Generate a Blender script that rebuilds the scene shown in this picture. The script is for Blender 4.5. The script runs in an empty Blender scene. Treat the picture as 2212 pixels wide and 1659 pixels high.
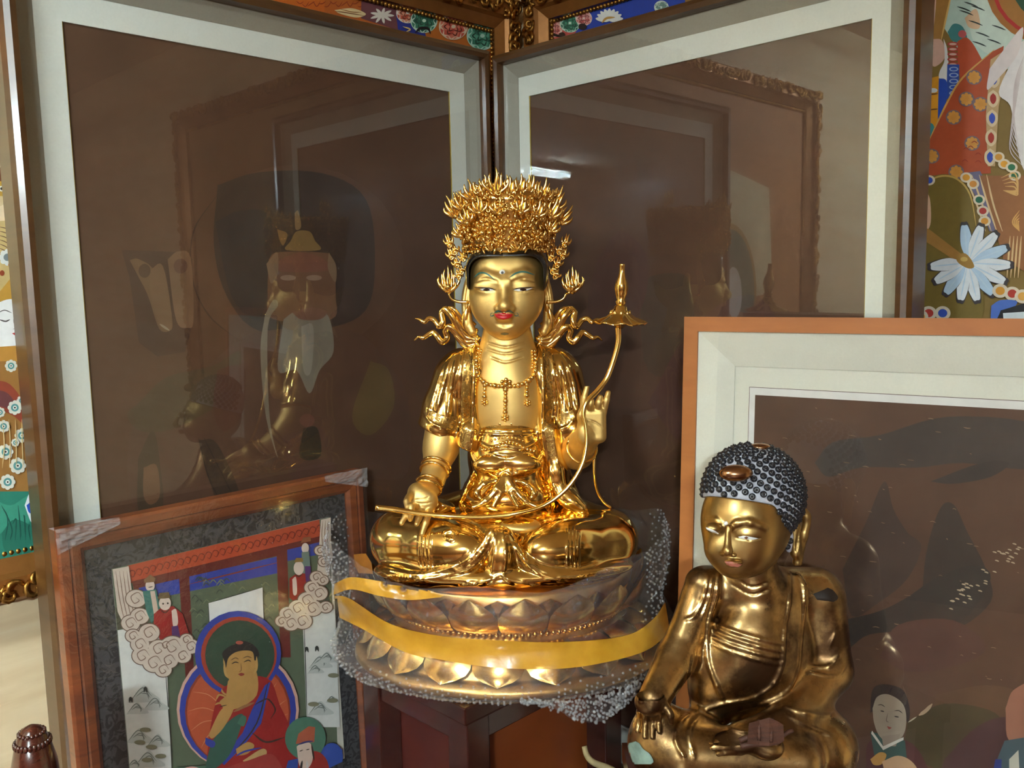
import bpy, math, random
import numpy as np
from mathutils import Vector, Matrix
from mathutils.bvhtree import BVHTree

random.seed(7)
rng = np.random.default_rng(7)
scene = bpy.context.scene
COL = scene.collection

# ---------------------------------------------------------------- camera
F_PX, PITCH, ROLL = 1890.0, 0.1174, -0.021
CX, CY = 1106.0, 829.5
CAM = np.array([0.0, 0.0, 1.45])
FWD = np.array([0, math.cos(PITCH), -math.sin(PITCH)])
_r0 = np.array([1.0, 0, 0]); _u0 = np.cross(_r0, FWD)
RGT = math.cos(ROLL) * _r0 + math.sin(ROLL) * _u0
UPV = -math.sin(ROLL) * _r0 + math.cos(ROLL) * _u0
cam_d = bpy.data.cameras.new('camera'); cam_o = bpy.data.objects.new('camera', cam_d)
COL.objects.link(cam_o)
cam_d.sensor_width = 36.0; cam_d.lens = 36.0 * F_PX / 2212.0; cam_d.clip_start = 0.02
cam_o.matrix_world = Matrix(((RGT[0], UPV[0], -FWD[0], CAM[0]), (RGT[1], UPV[1], -FWD[1], CAM[1]),
                             (RGT[2], UPV[2], -FWD[2], CAM[2]), (0, 0, 0, 1)))
scene.camera = cam_o

# ---------------------------------------------------------------- light and exposure
world = bpy.data.worlds.new('world'); scene.world = world; world.use_nodes = True
world.node_tree.nodes['Background'].inputs[0].default_value = (0.80, 0.88, 1.0, 1)
world.node_tree.nodes['Background'].inputs[1].default_value = 0.15
scene.view_settings.view_transform = 'Standard'
scene.view_settings.look = 'None'
scene.view_settings.gamma = 1.0
scene.view_settings.use_curve_mapping = False
scene.view_settings.exposure = 0.22
scene.cycles.sample_clamp_indirect = 120.0   # keeps the lamp's twice mirrored image in the panes
TUBE_STRENGTH = 95.0
scene.cycles.max_bounces = 8; scene.cycles.diffuse_bounces = 3; scene.cycles.transparent_max_bounces = 14

# ---------------------------------------------------------------- pixel to place
def ray(x, y):
    return FWD + RGT * ((x - CX) / F_PX) + UPV * ((CY - y) / F_PX)
def P(x, y, Y):
    d = ray(x, y); return CAM + d * (Y / d[1])
def on_plane(x, y, q, n):
    d = ray(x, y); return CAM + d * (((q - CAM) @ n) / (d @ n))
def at_height(x, y, z):
    d = ray(x, y); return CAM + d * ((z - CAM[2]) / d[2])

# ---------------------------------------------------------------- materials
def lin(c):
    c = c / 255.0
    return c / 12.92 if c <= 0.04045 else ((c + 0.055) / 1.055) ** 2.4
def rgb(r, g, b):
    return (lin(r), lin(g), lin(b), 1.0)
def new_mat(name):
    m = bpy.data.materials.new(name); m.use_nodes = True
    nt = m.node_tree; return m, nt, nt.nodes['Principled BSDF']
def link(nt, a, b): nt.links.new(a, b)
def noise_node(nt, scale, detail=4, rough=0.55, stretch=None, dist=0.0):
    tc = nt.nodes.new('ShaderNodeTexCoord'); mp = nt.nodes.new('ShaderNodeMapping')
    if stretch: mp.inputs['Scale'].default_value = stretch
    n = nt.nodes.new('ShaderNodeTexNoise'); n.inputs['Scale'].default_value = scale
    n.inputs['Detail'].default_value = detail; n.inputs['Roughness'].default_value = rough
    n.inputs['Distortion'].default_value = dist
    link(nt, tc.outputs['Object'], mp.inputs[0]); link(nt, mp.outputs[0], n.inputs['Vector'])
    return n
def ramp(nt, src, stops):
    r = nt.nodes.new('ShaderNodeValToRGB'); e = r.color_ramp.elements
    e[0].position, e[0].color = stops[0]; e[1].position, e[1].color = stops[-1]
    for p, c in stops[1:-1]:
        k = e.new(p); k.color = c
    link(nt, src, r.inputs[0]); return r
def bump(nt, src, b, strength, dist):
    k = nt.nodes.new('ShaderNodeBump'); k.inputs['Strength'].default_value = strength
    k.inputs['Distance'].default_value = dist
    link(nt, src, k.inputs['Height']); link(nt, k.outputs[0], b.inputs['Normal']); return k
def plain(name, c, rough=0.5, metal=0.0, var=0.08, scale=60, bmp=0.0, stretch=None, coat=0.0):
    m, nt, b = new_mat(name)
    n = noise_node(nt, scale, stretch=stretch)
    lo = tuple(v * (1 - var) for v in c[:3]) + (1,); hi = tuple(min(1, v * (1 + var)) for v in c[:3]) + (1,)
    r = ramp(nt, n.outputs[0], [(0.3, lo), (0.7, hi)])
    link(nt, r.outputs[0], b.inputs['Base Color'])
    b.inputs['Roughness'].default_value = rough; b.inputs['Metallic'].default_value = metal
    b.inputs['Coat Weight'].default_value = coat; b.inputs['Coat Roughness'].default_value = 0.08
    if bmp: bump(nt, n.outputs[0], b, bmp, 0.002)
    return m
def wood(name, c1, c2, rough=0.4, scale=7, stretch=(1, 1, 12), coat=0.2, bmp=0.1):
    m, nt, b = new_mat(name)
    n = noise_node(nt, scale, 6, 0.6, stretch, 0.6)
    r = ramp(nt, n.outputs[0], [(0.3, c1), (0.7, c2)])
    link(nt, r.outputs[0], b.inputs['Base Color'])
    b.inputs['Roughness'].default_value = rough; b.inputs['Coat Weight'].default_value = coat
    b.inputs['Coat Roughness'].default_value = 0.15
    bump(nt, n.outputs[0], b, bmp, 0.001)
    return m
def gold(name, c, rough, var=0.06, scale=40, dark=None, amount=0.5, bmp=0.0, bscale=60):
    m, nt, b = new_mat(name)
    n = noise_node(nt, scale, 5)
    lo = tuple(v * (1 - var) for v in c[:3]) + (1,); hi = tuple(min(1, v * (1 + var)) for v in c[:3]) + (1,)
    r = ramp(nt, n.outputs[0], [(0.35, lo), (0.65, hi)])
    out = r.outputs[0]
    if dark:
        n2 = noise_node(nt, scale * 0.35, 6, 0.62)
        k = ramp(nt, n2.outputs[0], [(amount - 0.06, (1, 1, 1, 1)), (amount + 0.06, (0, 0, 0, 1))])
        mx = nt.nodes.new('ShaderNodeMix'); mx.data_type = 'RGBA'
        link(nt, k.outputs[0], mx.inputs[0]); link(nt, out, mx.inputs[6]); mx.inputs[7].default_value = dark
        out = mx.outputs[2]
        rr = ramp(nt, n2.outputs[0], [(0.35, (rough * 1.5,) * 3 + (1,)), (0.65, (rough * 0.8,) * 3 + (1,))])
        link(nt, rr.outputs[0], b.inputs['Roughness'])
    else:
        b.inputs['Roughness'].default_value = rough
    link(nt, out, b.inputs['Base Color']); b.inputs['Metallic'].default_value = 1.0
    if bmp:
        n3 = noise_node(nt, bscale, 3); bump(nt, n3.outputs[0], b, bmp, 0.002)
    return m
def glass_mat(name, tint=(1, 1, 1, 1), ior=1.5, rough=0.0):
    m = bpy.data.materials.new(name); m.use_nodes = True; nt = m.node_tree
    for n in list(nt.nodes): nt.nodes.remove(n)
    o = nt.nodes.new('ShaderNodeOutputMaterial'); mx = nt.nodes.new('ShaderNodeMixShader')
    t = nt.nodes.new('ShaderNodeBsdfTransparent'); t.inputs[0].default_value = tint
    g = nt.nodes.new('ShaderNodeBsdfGlossy'); g.inputs['Roughness'].default_value = rough
    ge = nt.nodes.new('ShaderNodeNewGeometry'); dt = nt.nodes.new('ShaderNodeVectorMath'); dt.operation = 'DOT_PRODUCT'
    link(nt, ge.outputs['Normal'], dt.inputs[0]); link(nt, ge.outputs['Incoming'], dt.inputs[1])
    def mth(op, a, b):
        k = nt.nodes.new('ShaderNodeMath'); k.operation = op
        for i, v in enumerate((a, b)):
            if isinstance(v, (int, float)): k.inputs[i].default_value = v
            elif v is not None: link(nt, v, k.inputs[i])
        return k.outputs[0]
    f0 = ((ior - 1) / (ior + 1)) ** 2                              # Schlick, the same from both sides of the sheet
    fr = mth('ADD', mth('MULTIPLY', mth('POWER', mth('SUBTRACT', 1.0, mth('ABSOLUTE', dt.outputs['Value'], None)), 5.0), 1 - f0), f0)
    link(nt, fr, mx.inputs[0]); link(nt, t.outputs[0], mx.inputs[1]); link(nt, g.outputs[0], mx.inputs[2])
    link(nt, mx.outputs[0], o.inputs[0]); return m
def paint_mat(name, rough=0.55, var=0.1, scale=90):
    """flat print: colour comes from the painted shapes' own colour attribute, with fine canvas grain"""
    m, nt, b = new_mat(name)
    a = nt.nodes.new('ShaderNodeAttribute'); a.attribute_name = 'paint'
    n = noise_node(nt, scale, 4)
    k = ramp(nt, n.outputs[0], [(0.3, (1 - var,) * 3 + (1,)), (0.7, (1, 1, 1, 1))])
    mx = nt.nodes.new('ShaderNodeMix'); mx.data_type = 'RGBA'; mx.blend_type = 'MULTIPLY'; mx.inputs[0].default_value = 1
    link(nt, a.outputs[0], mx.inputs[6]); link(nt, k.outputs[0], mx.inputs[7]); link(nt, mx.outputs[2], b.inputs['Base Color'])
    b.inputs['Roughness'].default_value = rough
    return m

# ---------------------------------------------------------------- object helpers
def tag(o, label, cat, group=None, kind=None):
    if label: o['label'] = label
    if cat: o['category'] = cat
    if group: o['group'] = group
    if kind: o['kind'] = kind
    return o
def thing(name, label, cat, loc, group=None):
    o = bpy.data.objects.new(name, None); COL.objects.link(o)
    o.location = [float(v) for v in loc]; o.empty_display_size = 0.02
    return tag(o, label, cat, group)
def put(o, parent):
    if parent is not None:
        o.parent = parent
        q = parent; loc = Vector((0, 0, 0))
        while q is not None: loc += q.location; q = q.parent
        o.matrix_parent_inverse = Matrix.Identity(4)
        o.location = -loc
        # meshes are written in world coordinates; keep origins at the parent by shifting data
        o.data.transform(Matrix.Translation(-loc)); o.location = (0, 0, 0)
    return o
def mesh_obj(name, verts, faces, mat, parent=None, smooth=False, colors=None):
    me = bpy.data.meshes.new(name)
    me.from_pydata([tuple(map(float, v)) for v in verts], [], [tuple(map(int, f)) for f in faces])
    me.materials.append(mat)
    if smooth:
        me.polygons.foreach_set('use_smooth', np.ones(len(me.polygons), dtype=bool))
    if colors is not None:
        at = me.attributes.new('paint', 'FLOAT_COLOR', 'FACE')
        at.data.foreach_set('color', np.array(colors, dtype=np.float32).ravel())
    me.update()
    o = bpy.data.objects.new(name, me); COL.objects.link(o)
    return put(o, parent)
class MB:
    def __init__(s): s.v = []; s.f = []
    def add(s, v, f):
        b = len(s.v); s.v += [tuple(p) for p in v]; s.f += [tuple(i + b for i in q) for q in f]
    def box(s, c, ax, ay, az):
        c, ax, ay, az = map(np.asarray, (c, ax, ay, az))
        v = [c + i * ax + j * ay + k * az for i in (-1, 1) for j in (-1, 1) for k in (-1, 1)]
        s.add(v, [(0, 1, 3, 2), (4, 6, 7, 5), (0, 4, 5, 1), (2, 3, 7, 6), (0, 2, 6, 4), (1, 5, 7, 3)])
    def tube(s, pts, rads, n=8, flat=None, closed=False):
        """round tube; flat=(direction, factor) squashes the section along a direction"""
        pts = np.asarray(pts, float); m = len(pts)
        rads = np.full(m, rads, float) if np.isscalar(rads) else np.asarray(rads, float)
        T = np.gradient(pts, axis=0); T /= np.linalg.norm(T, axis=1)[:, None] + 1e-12
        up = np.array([0.13, 0.21, 0.97]); N = np.cross(T[0], up)
        if np.linalg.norm(N) < 1e-3: N = np.cross(T[0], [1, 0, 0])
        N /= np.linalg.norm(N); V = []
        for i in range(m):
            N = N - (N @ T[i]) * T[i]; N /= np.linalg.norm(N) + 1e-12; B = np.cross(T[i], N)
            for j in range(n):
                a = 2 * math.pi * j / n; d = math.cos(a) * N + math.sin(a) * B
                if flat is not None:
                    fd = flat[0]; d = d - fd * (d @ fd) * (1 - flat[1])
                V.append(pts[i] + rads[i] * d)
        Fc = [(i * n + j, i * n + (j + 1) % n, (i + 1) * n + (j + 1) % n, (i + 1) * n + j) for i in range(m - 1) for j in range(n)]
        Fc.append(tuple(range(n - 1, -1, -1))); Fc.append(tuple((m - 1) * n + j for j in range(n)))
        s.add(V, Fc)
    def ball(s, c, r, n=8, m=6, axes=None):
        c = np.asarray(c, float); r = np.broadcast_to(np.asarray(r, float), (3,))
        A = np.eye(3) if axes is None else np.asarray(axes)
        V = [c + A.T @ np.array([0, 0, r[2]])]
        for i in range(1, m):
            t = math.pi * i / m
            for j in range(n):
                a = 2 * math.pi * j / n
                V.append(c + A.T @ (r * np.array([math.sin(t) * math.cos(a), math.sin(t) * math.sin(a), math.cos(t)])))
        V.append(c + A.T @ np.array([0, 0, -r[2]])); Fc = []
        for j in range(n): Fc.append((0, 1 + j, 1 + (j + 1) % n))
        for i in range(m - 2):
            for j in range(n):
                a = 1 + i * n; Fc.append((a + j, a + n + j, a + n + (j + 1) % n, a + (j + 1) % n))
        a = 1 + (m - 2) * n
        for j in range(n): Fc.append((a + (j + 1) % n, a + j, len(V) - 1))
        s.add(V, Fc)
    def lathe(s, base, prof, n=48, ax=(1, 0, 0), ay=(0, 1, 0), az=(0, 0, 1)):
        base, ax, ay, az = map(lambda q: np.asarray(q, float), (base, ax, ay, az))
        V = []; m = len(prof)
        for r, z in prof:
            for j in range(n):
                a = 2 * math.pi * j / n; V.append(base + ax * (r * math.cos(a)) + ay * (r * math.sin(a)) + az * z)
        Fc = [(i * n + j, i * n + (j + 1) % n, (i + 1) * n + (j + 1) % n, (i + 1) * n + j) for i in range(m - 1) for j in range(n)]
        Fc.append(tuple(range(n - 1, -1, -1))); Fc.append(tuple((m - 1) * n + j for j in range(n)))
        s.add(V, Fc)
    def build(s, name, mat, parent=None, smooth=True):
        return mesh_obj(name, s.v, s.f, mat, parent, smooth)

def spline(pts, n=6):
    """Catmull-Rom through points"""
    p = np.asarray(pts, float)
    if len(p) < 3: return np.array([p[0] + (p[-1] - p[0]) * t for t in np.linspace(0, 1, n + 1)])
    q = np.vstack([2 * p[0] - p[1], p, 2 * p[-1] - p[-2]]); out = []
    for i in range(1, len(q) - 2):
        for k in range(n):
            t = k / n; a, b, c, d = q[i - 1], q[i], q[i + 1], q[i + 2]
            out.append(0.5 * ((2 * b) + (-a + c) * t + (2 * a - 5 * b + 4 * c - d) * t * t + (-a + 3 * b - 3 * c + d) * t ** 3))
    out.append(p[-1]); return np.array(out)

# ---------------------------------------------------------------- implicit sculpting
class Sdf:
    def __init__(s, lo, hi, h):
        s.lo = np.asarray(lo, float); s.h = h
        s.n = np.maximum(4, np.ceil((np.asarray(hi) - s.lo) / h).astype(int) + 1)
        s.g = [(s.lo[i] + h * np.arange(s.n[i])).astype(np.float32) for i in range(3)]
        s.F = np.full(tuple(s.n), 0.5, np.float32)
    def _blk(s, lo, hi):
        a = np.clip(np.floor((np.asarray(lo) - s.lo) / s.h).astype(int), 0, s.n - 1)
        b = np.clip(np.ceil((np.asarray(hi) - s.lo) / s.h).astype(int) + 1, 1, s.n)
        sl = tuple(slice(a[i], b[i]) for i in range(3))
        return sl, s.g[0][sl[0]][:, None, None], s.g[1][sl[1]][None, :, None], s.g[2][sl[2]][None, None, :]
    def op(s, fn, lo, hi, k=0.0, mode='add'):
        m = max(k, 3 * s.h) * 1.5 + 0.004
        sl, x, y, z = s._blk(np.asarray(lo) - m, np.asarray(hi) + m)
        if min(sl[i].stop - sl[i].start for i in range(3)) <= 0: return s
        d = fn(x, y, z); A = s.F[sl]
        if mode == 'sub': d = -d; A = -A
        if mode == 'sub':
            A2 = A; # max(F,-d) = -min(-F, d)
            d = -d; r = s._smin(A2, d, k); s.F[sl] = -r
        else:
            s.F[sl] = s._smin(A, d, k)
        return s
    @staticmethod
    def _smin(a, b, k):
        if k <= 0: return np.minimum(a, b)
        h = np.maximum(k - np.abs(a - b), 0) / k
        return np.minimum(a, b) - h * h * k * 0.25
    def ell(s, c, r, k=0.0, mode='add', R=None):
        c = np.asarray(c, float); r = np.broadcast_to(np.asarray(r, float), (3,)).astype(float)
        m = r.max() if R is not None else r
        def fn(x, y, z):
            q = [x - c[0], y - c[1], z - c[2]]
            if R is not None: q = [R[i][0] * q[0] + R[i][1] * q[1] + R[i][2] * q[2] for i in range(3)]
            k0 = np.sqrt((q[0] / r[0]) ** 2 + (q[1] / r[1]) ** 2 + (q[2] / r[2]) ** 2)
            k1 = np.sqrt((q[0] / r[0] ** 2) ** 2 + (q[1] / r[1] ** 2) ** 2 + (q[2] / r[2] ** 2) ** 2) + 1e-9
            return k0 * (k0 - 1) / k1
        return s.op(fn, c - m, c + m, k, mode)
    def cone(s, a, b, ra, rb, k=0.0, mode='add'):
        a = np.asarray(a, float); b = np.asarray(b, float); ba = b - a; L = max(ba @ ba, 1e-12); R = max(ra, rb)
        def fn(x, y, z):
            px, py, pz = x - a[0], y - a[1], z - a[2]
            t = np.clip((px * ba[0] + py * ba[1] + pz * ba[2]) / L, 0, 1)
            return np.sqrt((px - t * ba[0]) ** 2 + (py - t * ba[1]) ** 2 + (pz - t * ba[2]) ** 2) - (ra + (rb - ra) * t)
        return s.op(fn, np.minimum(a, b) - R, np.maximum(a, b) + R, k, mode)
    def path(s, pts, rads, k=0.0, mode='add'):
        pts = np.asarray(pts, float); n = len(pts)
        rads = np.full(n, rads, float) if np.isscalar(rads) else np.interp(np.linspace(0, 1, n), np.linspace(0, 1, len(rads)), rads)
        R = rads.max()
        def fn(x, y, z):
            d = None
            for i in range(n - 1):
                a, b = pts[i], pts[i + 1]; ba = b - a; L = max(ba @ ba, 1e-12)
                px, py, pz = x - a[0], y - a[1], z - a[2]
                t = np.clip((px * ba[0] + py * ba[1] + pz * ba[2]) / L, 0, 1)
                e = np.sqrt((px - t * ba[0]) ** 2 + (py - t * ba[1]) ** 2 + (pz - t * ba[2]) ** 2) - (rads[i] + (rads[i + 1] - rads[i]) * t)
                d = e if d is None else np.minimum(d, e)
            return d
        # split long paths so every block stays small
        if n > 7:
            for i in range(0, n - 1, 5):
                j = min(i + 6, n); s.path(pts[i:j], list(rads[i:j]), k, mode)
            return s
        return s.op(fn, pts.min(0) - R, pts.max(0) + R, k, mode)
    def box(s, c, half, r, k=0.0, mode='add', R=None):
        c = np.asarray(c, float); half = np.asarray(half, float); m = np.linalg.norm(half) if R is not None else half
        def fn(x, y, z):
            q = [x - c[0], y - c[1], z - c[2]]
            if R is not None: q = [R[i][0] * q[0] + R[i][1] * q[1] + R[i][2] * q[2] for i in range(3)]
            q = [np.abs(q[i]) - (half[i] - r) for i in range(3)]
            o = np.sqrt(np.maximum(q[0], 0) ** 2 + np.maximum(q[1], 0) ** 2 + np.maximum(q[2], 0) ** 2)
            return o + np.minimum(np.maximum(q[0], np.maximum(q[1], q[2])), 0) - r
        return s.op(fn, c - m, c + m, k, mode)
    def half(s, q, n):
        """keep the side of a plane the normal points away from"""
        q = np.asarray(q, float); n = np.asarray(n, float)
        d = (s.g[0][:, None, None] - q[0]) * n[0] + (s.g[1][None, :, None] - q[1]) * n[1] + (s.g[2][None, None, :] - q[2]) * n[2]
        s.F = np.maximum(s.F, d.astype(np.float32)); return s
    def keep_any(s, planes):
        """keep what lies on the normal's side of at least one plane"""
        m = None
        for q, n in planes:
            d = (s.g[0][:, None, None] - q[0]) * n[0] + (s.g[1][None, :, None] - q[1]) * n[1] + (s.g[2][None, None, :] - q[2]) * n[2]
            m = -d if m is None else np.minimum(m, -d)
        s.F = np.maximum(s.F, m.astype(np.float32)); return s
    def hit(s, px, py):
        """first surface point along the ray of a pixel (in metres), None if missed"""
        d = ray(px, py); d = d / np.linalg.norm(d); hi = s.lo + s.h * (s.n - 1)
        t0 = 0; t1 = 9
        for i in range(3):
            if abs(d[i]) < 1e-9: continue
            a, b = sorted(((s.lo[i] - CAM[i]) / d[i], (hi[i] - CAM[i]) / d[i])); t0 = max(t0, a); t1 = min(t1, b)
        if t1 <= t0: return None
        t = np.arange(t0, t1, s.h * 0.5); p = CAM + t[:, None] * d
        u = (p - s.lo) / s.h; i0 = np.clip(np.floor(u).astype(int), 0, s.n - 2); w = u - i0
        v = 0
        for a in (0, 1):
            for b in (0, 1):
                for c in (0, 1):
                    v = v + s.F[i0[:, 0] + a, i0[:, 1] + b, i0[:, 2] + c] * (w[:, 0] if a else 1 - w[:, 0]) * (w[:, 1] if b else 1 - w[:, 1]) * (w[:, 2] if c else 1 - w[:, 2])
        k = np.where(v < 0)[0]
        return None if len(k) == 0 else p[k[0]]
    def line(s, px, r, k=0.002, mode='add', n=5, sink=0.0):
        """raised (or cut) line drawn on the present surface along pixels"""
        pts = []
        for x, y in spline(px, n):
            h = s.hit(x, y)
            if h is not None: pts.append(h + ray(x, y) * sink)
        if len(pts) < 2: return s
        run = [pts[0]]
        for q in pts[1:]:
            if np.linalg.norm(q - run[-1]) > 0.03:
                if len(run) > 1: s._ln(run, r, k, mode)
                run = [q]
            else: run.append(q)
        if len(run) > 1: s._ln(run, r, k, mode)
        return s
    def _ln(s, run, r, k, mode):
        m = len(run)
        rr = np.full(m, r) * np.clip(np.minimum(np.arange(m), np.arange(m)[::-1]) / 2.0 + 0.35, 0.3, 1)
        s.path(np.array(run), list(rr), k, mode)
    def mesh(s, smooth=2):
        F = s.F; ins = F < 0
        n = F.shape; c = np.zeros((n[0] - 1, n[1] - 1, n[2] - 1), np.int8)
        for a in (0, 1):
            for b in (0, 1):
                for d in (0, 1):
                    c += ins[a:n[0] - 1 + a, b:n[1] - 1 + b, d:n[2] - 1 + d]
        act = (c > 0) & (c < 8); idx = np.argwhere(act)
        ids = np.full(c.shape, -1, np.int64); ids[act] = np.arange(len(idx))
        acc = np.zeros((len(idx), 3)); cnt = np.zeros(len(idx))
        corner = [(a, b, d) for a in (0, 1) for b in (0, 1) for d in (0, 1)]
        val = {q: F[idx[:, 0] + q[0], idx[:, 1] + q[1], idx[:, 2] + q[2]].astype(float) for q in corner}
        for q in corner:
            for ax in range(3):
                if q[ax] == 0:
                    w = list(q); w[ax] = 1; w = tuple(w); va, vb = val[q], val[w]
                    m = (va < 0) != (vb < 0); t = va[m] / (va[m] - vb[m])
                    base = np.array(q, float)[None, :].repeat(m.sum(), 0); base[:, ax] = t
                    acc[m] += base; cnt[m] += 1
        V = s.lo + s.h * (idx + acc / cnt[:, None])
        faces = []
        for ax in range(3):
            o1, o2 = [(1, 2), (2, 0), (0, 1)][ax]
            sa = [slice(None)] * 3; sb = [slice(None)] * 3
            sa[ax] = slice(0, -1); sb[ax] = slice(1, None)
            x = ins[tuple(sa)] != ins[tuple(sb)]; neg = ins[tuple(sa)]
            e = np.argwhere(x); e = e[(e[:, o1] > 0) & (e[:, o2] > 0) & (e[:, o1] < n[o1] - 1) & (e[:, o2] < n[o2] - 1)]
            if len(e) == 0: continue
            def g(d1, d2):
                k = e.copy(); k[:, o1] -= d1; k[:, o2] -= d2
                return ids[k[:, 0], k[:, 1], k[:, 2]]
            quad = np.stack([g(1, 1), g(0, 1), g(0, 0), g(1, 0)], 1)
            fl = neg[e[:, 0], e[:, 1], e[:, 2]]
            quad[~fl] = quad[~fl][:, ::-1]; faces.append(quad)
        Q = np.vstack(faces); Q = Q[(Q >= 0).all(1)]
        for it in range(smooth):
            for lam in (0.5, -0.35):
                S = np.zeros_like(V); N = np.zeros(len(V))
                for i in range(4):
                    a, b = Q[:, i], Q[:, (i + 1) % 4]
                    for j in range(3):
                        S[:, j] += np.bincount(a, V[b, j], len(V)) + np.bincount(b, V[a, j], len(V))
                    N += np.bincount(a, minlength=len(V)) + np.bincount(b, minlength=len(V))
                V = V + lam * (S / np.maximum(N, 1)[:, None] - V)
        return V, Q
    def build(s, name, mat, parent=None, smooth=2):
        V, Q = s.mesh(smooth)
        me = bpy.data.meshes.new(name)
        me.vertices.add(len(V)); me.vertices.foreach_set('co', V.astype(np.float32).ravel())
        me.loops.add(len(Q) * 4); me.loops.foreach_set('vertex_index', Q.astype(np.int32).ravel())
        me.polygons.add(len(Q)); me.polygons.foreach_set('loop_start', np.arange(0, 4 * len(Q), 4, dtype=np.int32))
        me.polygons.foreach_set('use_smooth', np.ones(len(Q), dtype=bool))
        me.update(calc_edges=True); me.validate(); me.materials.append(mat)
        o = bpy.data.objects.new(name, me); COL.objects.link(o)
        o['_t'] = 1; del o['_t']
        s.bvh = BVHTree.FromPolygons([tuple(v) for v in V], [tuple(q) for q in Q])
        return put(o, parent)

def decal(name, bvh, polys, mat, parent, lift=0.0006, step=4.0, thick=0.0):
    """a painted patch lying on a surface: pixel polygons are laid onto the first surface their rays meet"""
    V = []; Fc = []
    for poly in polys:
        poly = np.asarray(poly, float); lo = poly.min(0); hi = poly.max(0)
        nx = max(2, int((hi[0] - lo[0]) / step) + 1); ny = max(2, int((hi[1] - lo[1]) / step) + 1)
        # clip by scan lines: every row keeps its own left and right border
        ys = np.linspace(lo[1] + 0.01, hi[1] - 0.01, ny); rows = []
        for y in ys:
            xs = []
            for i in range(len(poly)):
                a, b = poly[i], poly[(i + 1) % len(poly)]
                if (a[1] <= y) != (b[1] <= y): xs.append(a[0] + (y - a[1]) * (b[0] - a[0]) / (b[1] - a[1]))
            if len(xs) < 2: rows.append(None); continue
            rows.append([(x, y) for x in np.linspace(min(xs), max(xs), nx)])
        prev = None
        for rw in rows:
            cur = None
            if rw is not None:
                cur = []
                for x, y in rw:
                    d = Vector(ray(x, y)).normalized(); loc, nor, i, t = bvh.ray_cast(Vector(CAM), d)
                    if loc is None: cur.append(None); continue
                    if nor.dot(d) > 0: nor = -nor
                    V.append(np.array(loc) + np.array(nor) * lift); cur.append(len(V) - 1)
                if prev is not None:
                    for j in range(nx - 1):
                        q = (prev[j], prev[j + 1], cur[j + 1], cur[j])
                        if None in q: continue
                        pp = [V[k] for k in q]
                        if max(np.linalg.norm(pp[0] - pp[2]), np.linalg.norm(pp[1] - pp[3])) < 0.03: Fc.append(q)
            prev = cur
    if not Fc: return None
    return mesh_obj(name, V, Fc, mat, parent, True)
def el_poly(cx, cy, rx, ry, n=20, a0=0, a1=360):
    return [(cx + rx * math.cos(math.radians(a)), cy + ry * math.sin(math.radians(a))) for a in np.linspace(a0, a1, n, endpoint=(a1 - a0) < 360)]
def stroke_poly(px, w, n=5, taper=True):
    c = spline(px, n); m = len(c); T = np.gradient(c, axis=0); T /= np.linalg.norm(T, axis=1)[:, None] + 1e-9
    N = np.stack([-T[:, 1], T[:, 0]], 1); k = np.ones(m)
    if taper: k = np.clip(np.minimum(np.arange(m), np.arange(m)[::-1]) / (m * 0.3) + 0.25, 0, 1)
    L = c + N * (w / 2) * k[:, None]; Rr = c - N * (w / 2) * k[:, None]
    return L, Rr
# ================================================================ the setting
S45 = math.sqrt(0.5)
EL = np.array([-S45, -S45, 0]); NL = np.array([S45, -S45, 0])    # left wall: along (away from the corner), normal
ER = np.array([S45, -S45, 0]); NR = np.array([-S45, -S45, 0])    # right wall
ZUP = np.array([0, 0, 1.0])
QL = P(1057, 150, 1.80); QL[2] = 0; QR = P(1065, 150, 1.80); QR[2] = 0   # front planes of the two glazed frames at the corner
DL, DR = 0.115, 0.20                                              # walls behind those planes
# wall corner
_A = np.array([NL[:2], NR[:2]]); _b = np.array([(QL - NL * DL) @ NL, (QR - NR * DR) @ NR])
CORNER = np.append(np.linalg.solve(_A, _b), 0)
ROOM, CEIL, PLAT = 4.4, 2.30, 0.50

def plywood(name, c1, c2, c3):
    m, nt, b = new_mat(name)
    n = noise_node(nt, 2.2, 6, 0.6, (1, 1, 9), 0.8); r = ramp(nt, n.outputs[0], [(0.25, c1), (0.55, c2), (0.8, c3)])
    link(nt, r.outputs[0], b.inputs['Base Color']); b.inputs['Roughness'].default_value = 0.5
    b.inputs['Coat Weight'].default_value = 0.15
    return m
M_PLY = plywood('pale_plywood', rgb(214, 184, 140), rgb(232, 208, 168), rgb(240, 222, 188))
M_CEIL = plain('cream_ceiling', rgb(225, 215, 195), 0.7, 0, 0.05, 8)
M_FLOOR = wood('dark_floor_boards', rgb(70, 40, 24), rgb(110, 66, 38), 0.35, 5, (12, 1, 1))
M_MAROON = wood('maroon_panelling', rgb(62, 40, 30), rgb(96, 64, 46), 0.5, 4, (1, 1, 8))
M_STEP = wood('step_wood', rgb(60, 24, 16), rgb(92, 38, 24), 0.35, 6, (8, 8, 1))

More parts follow.
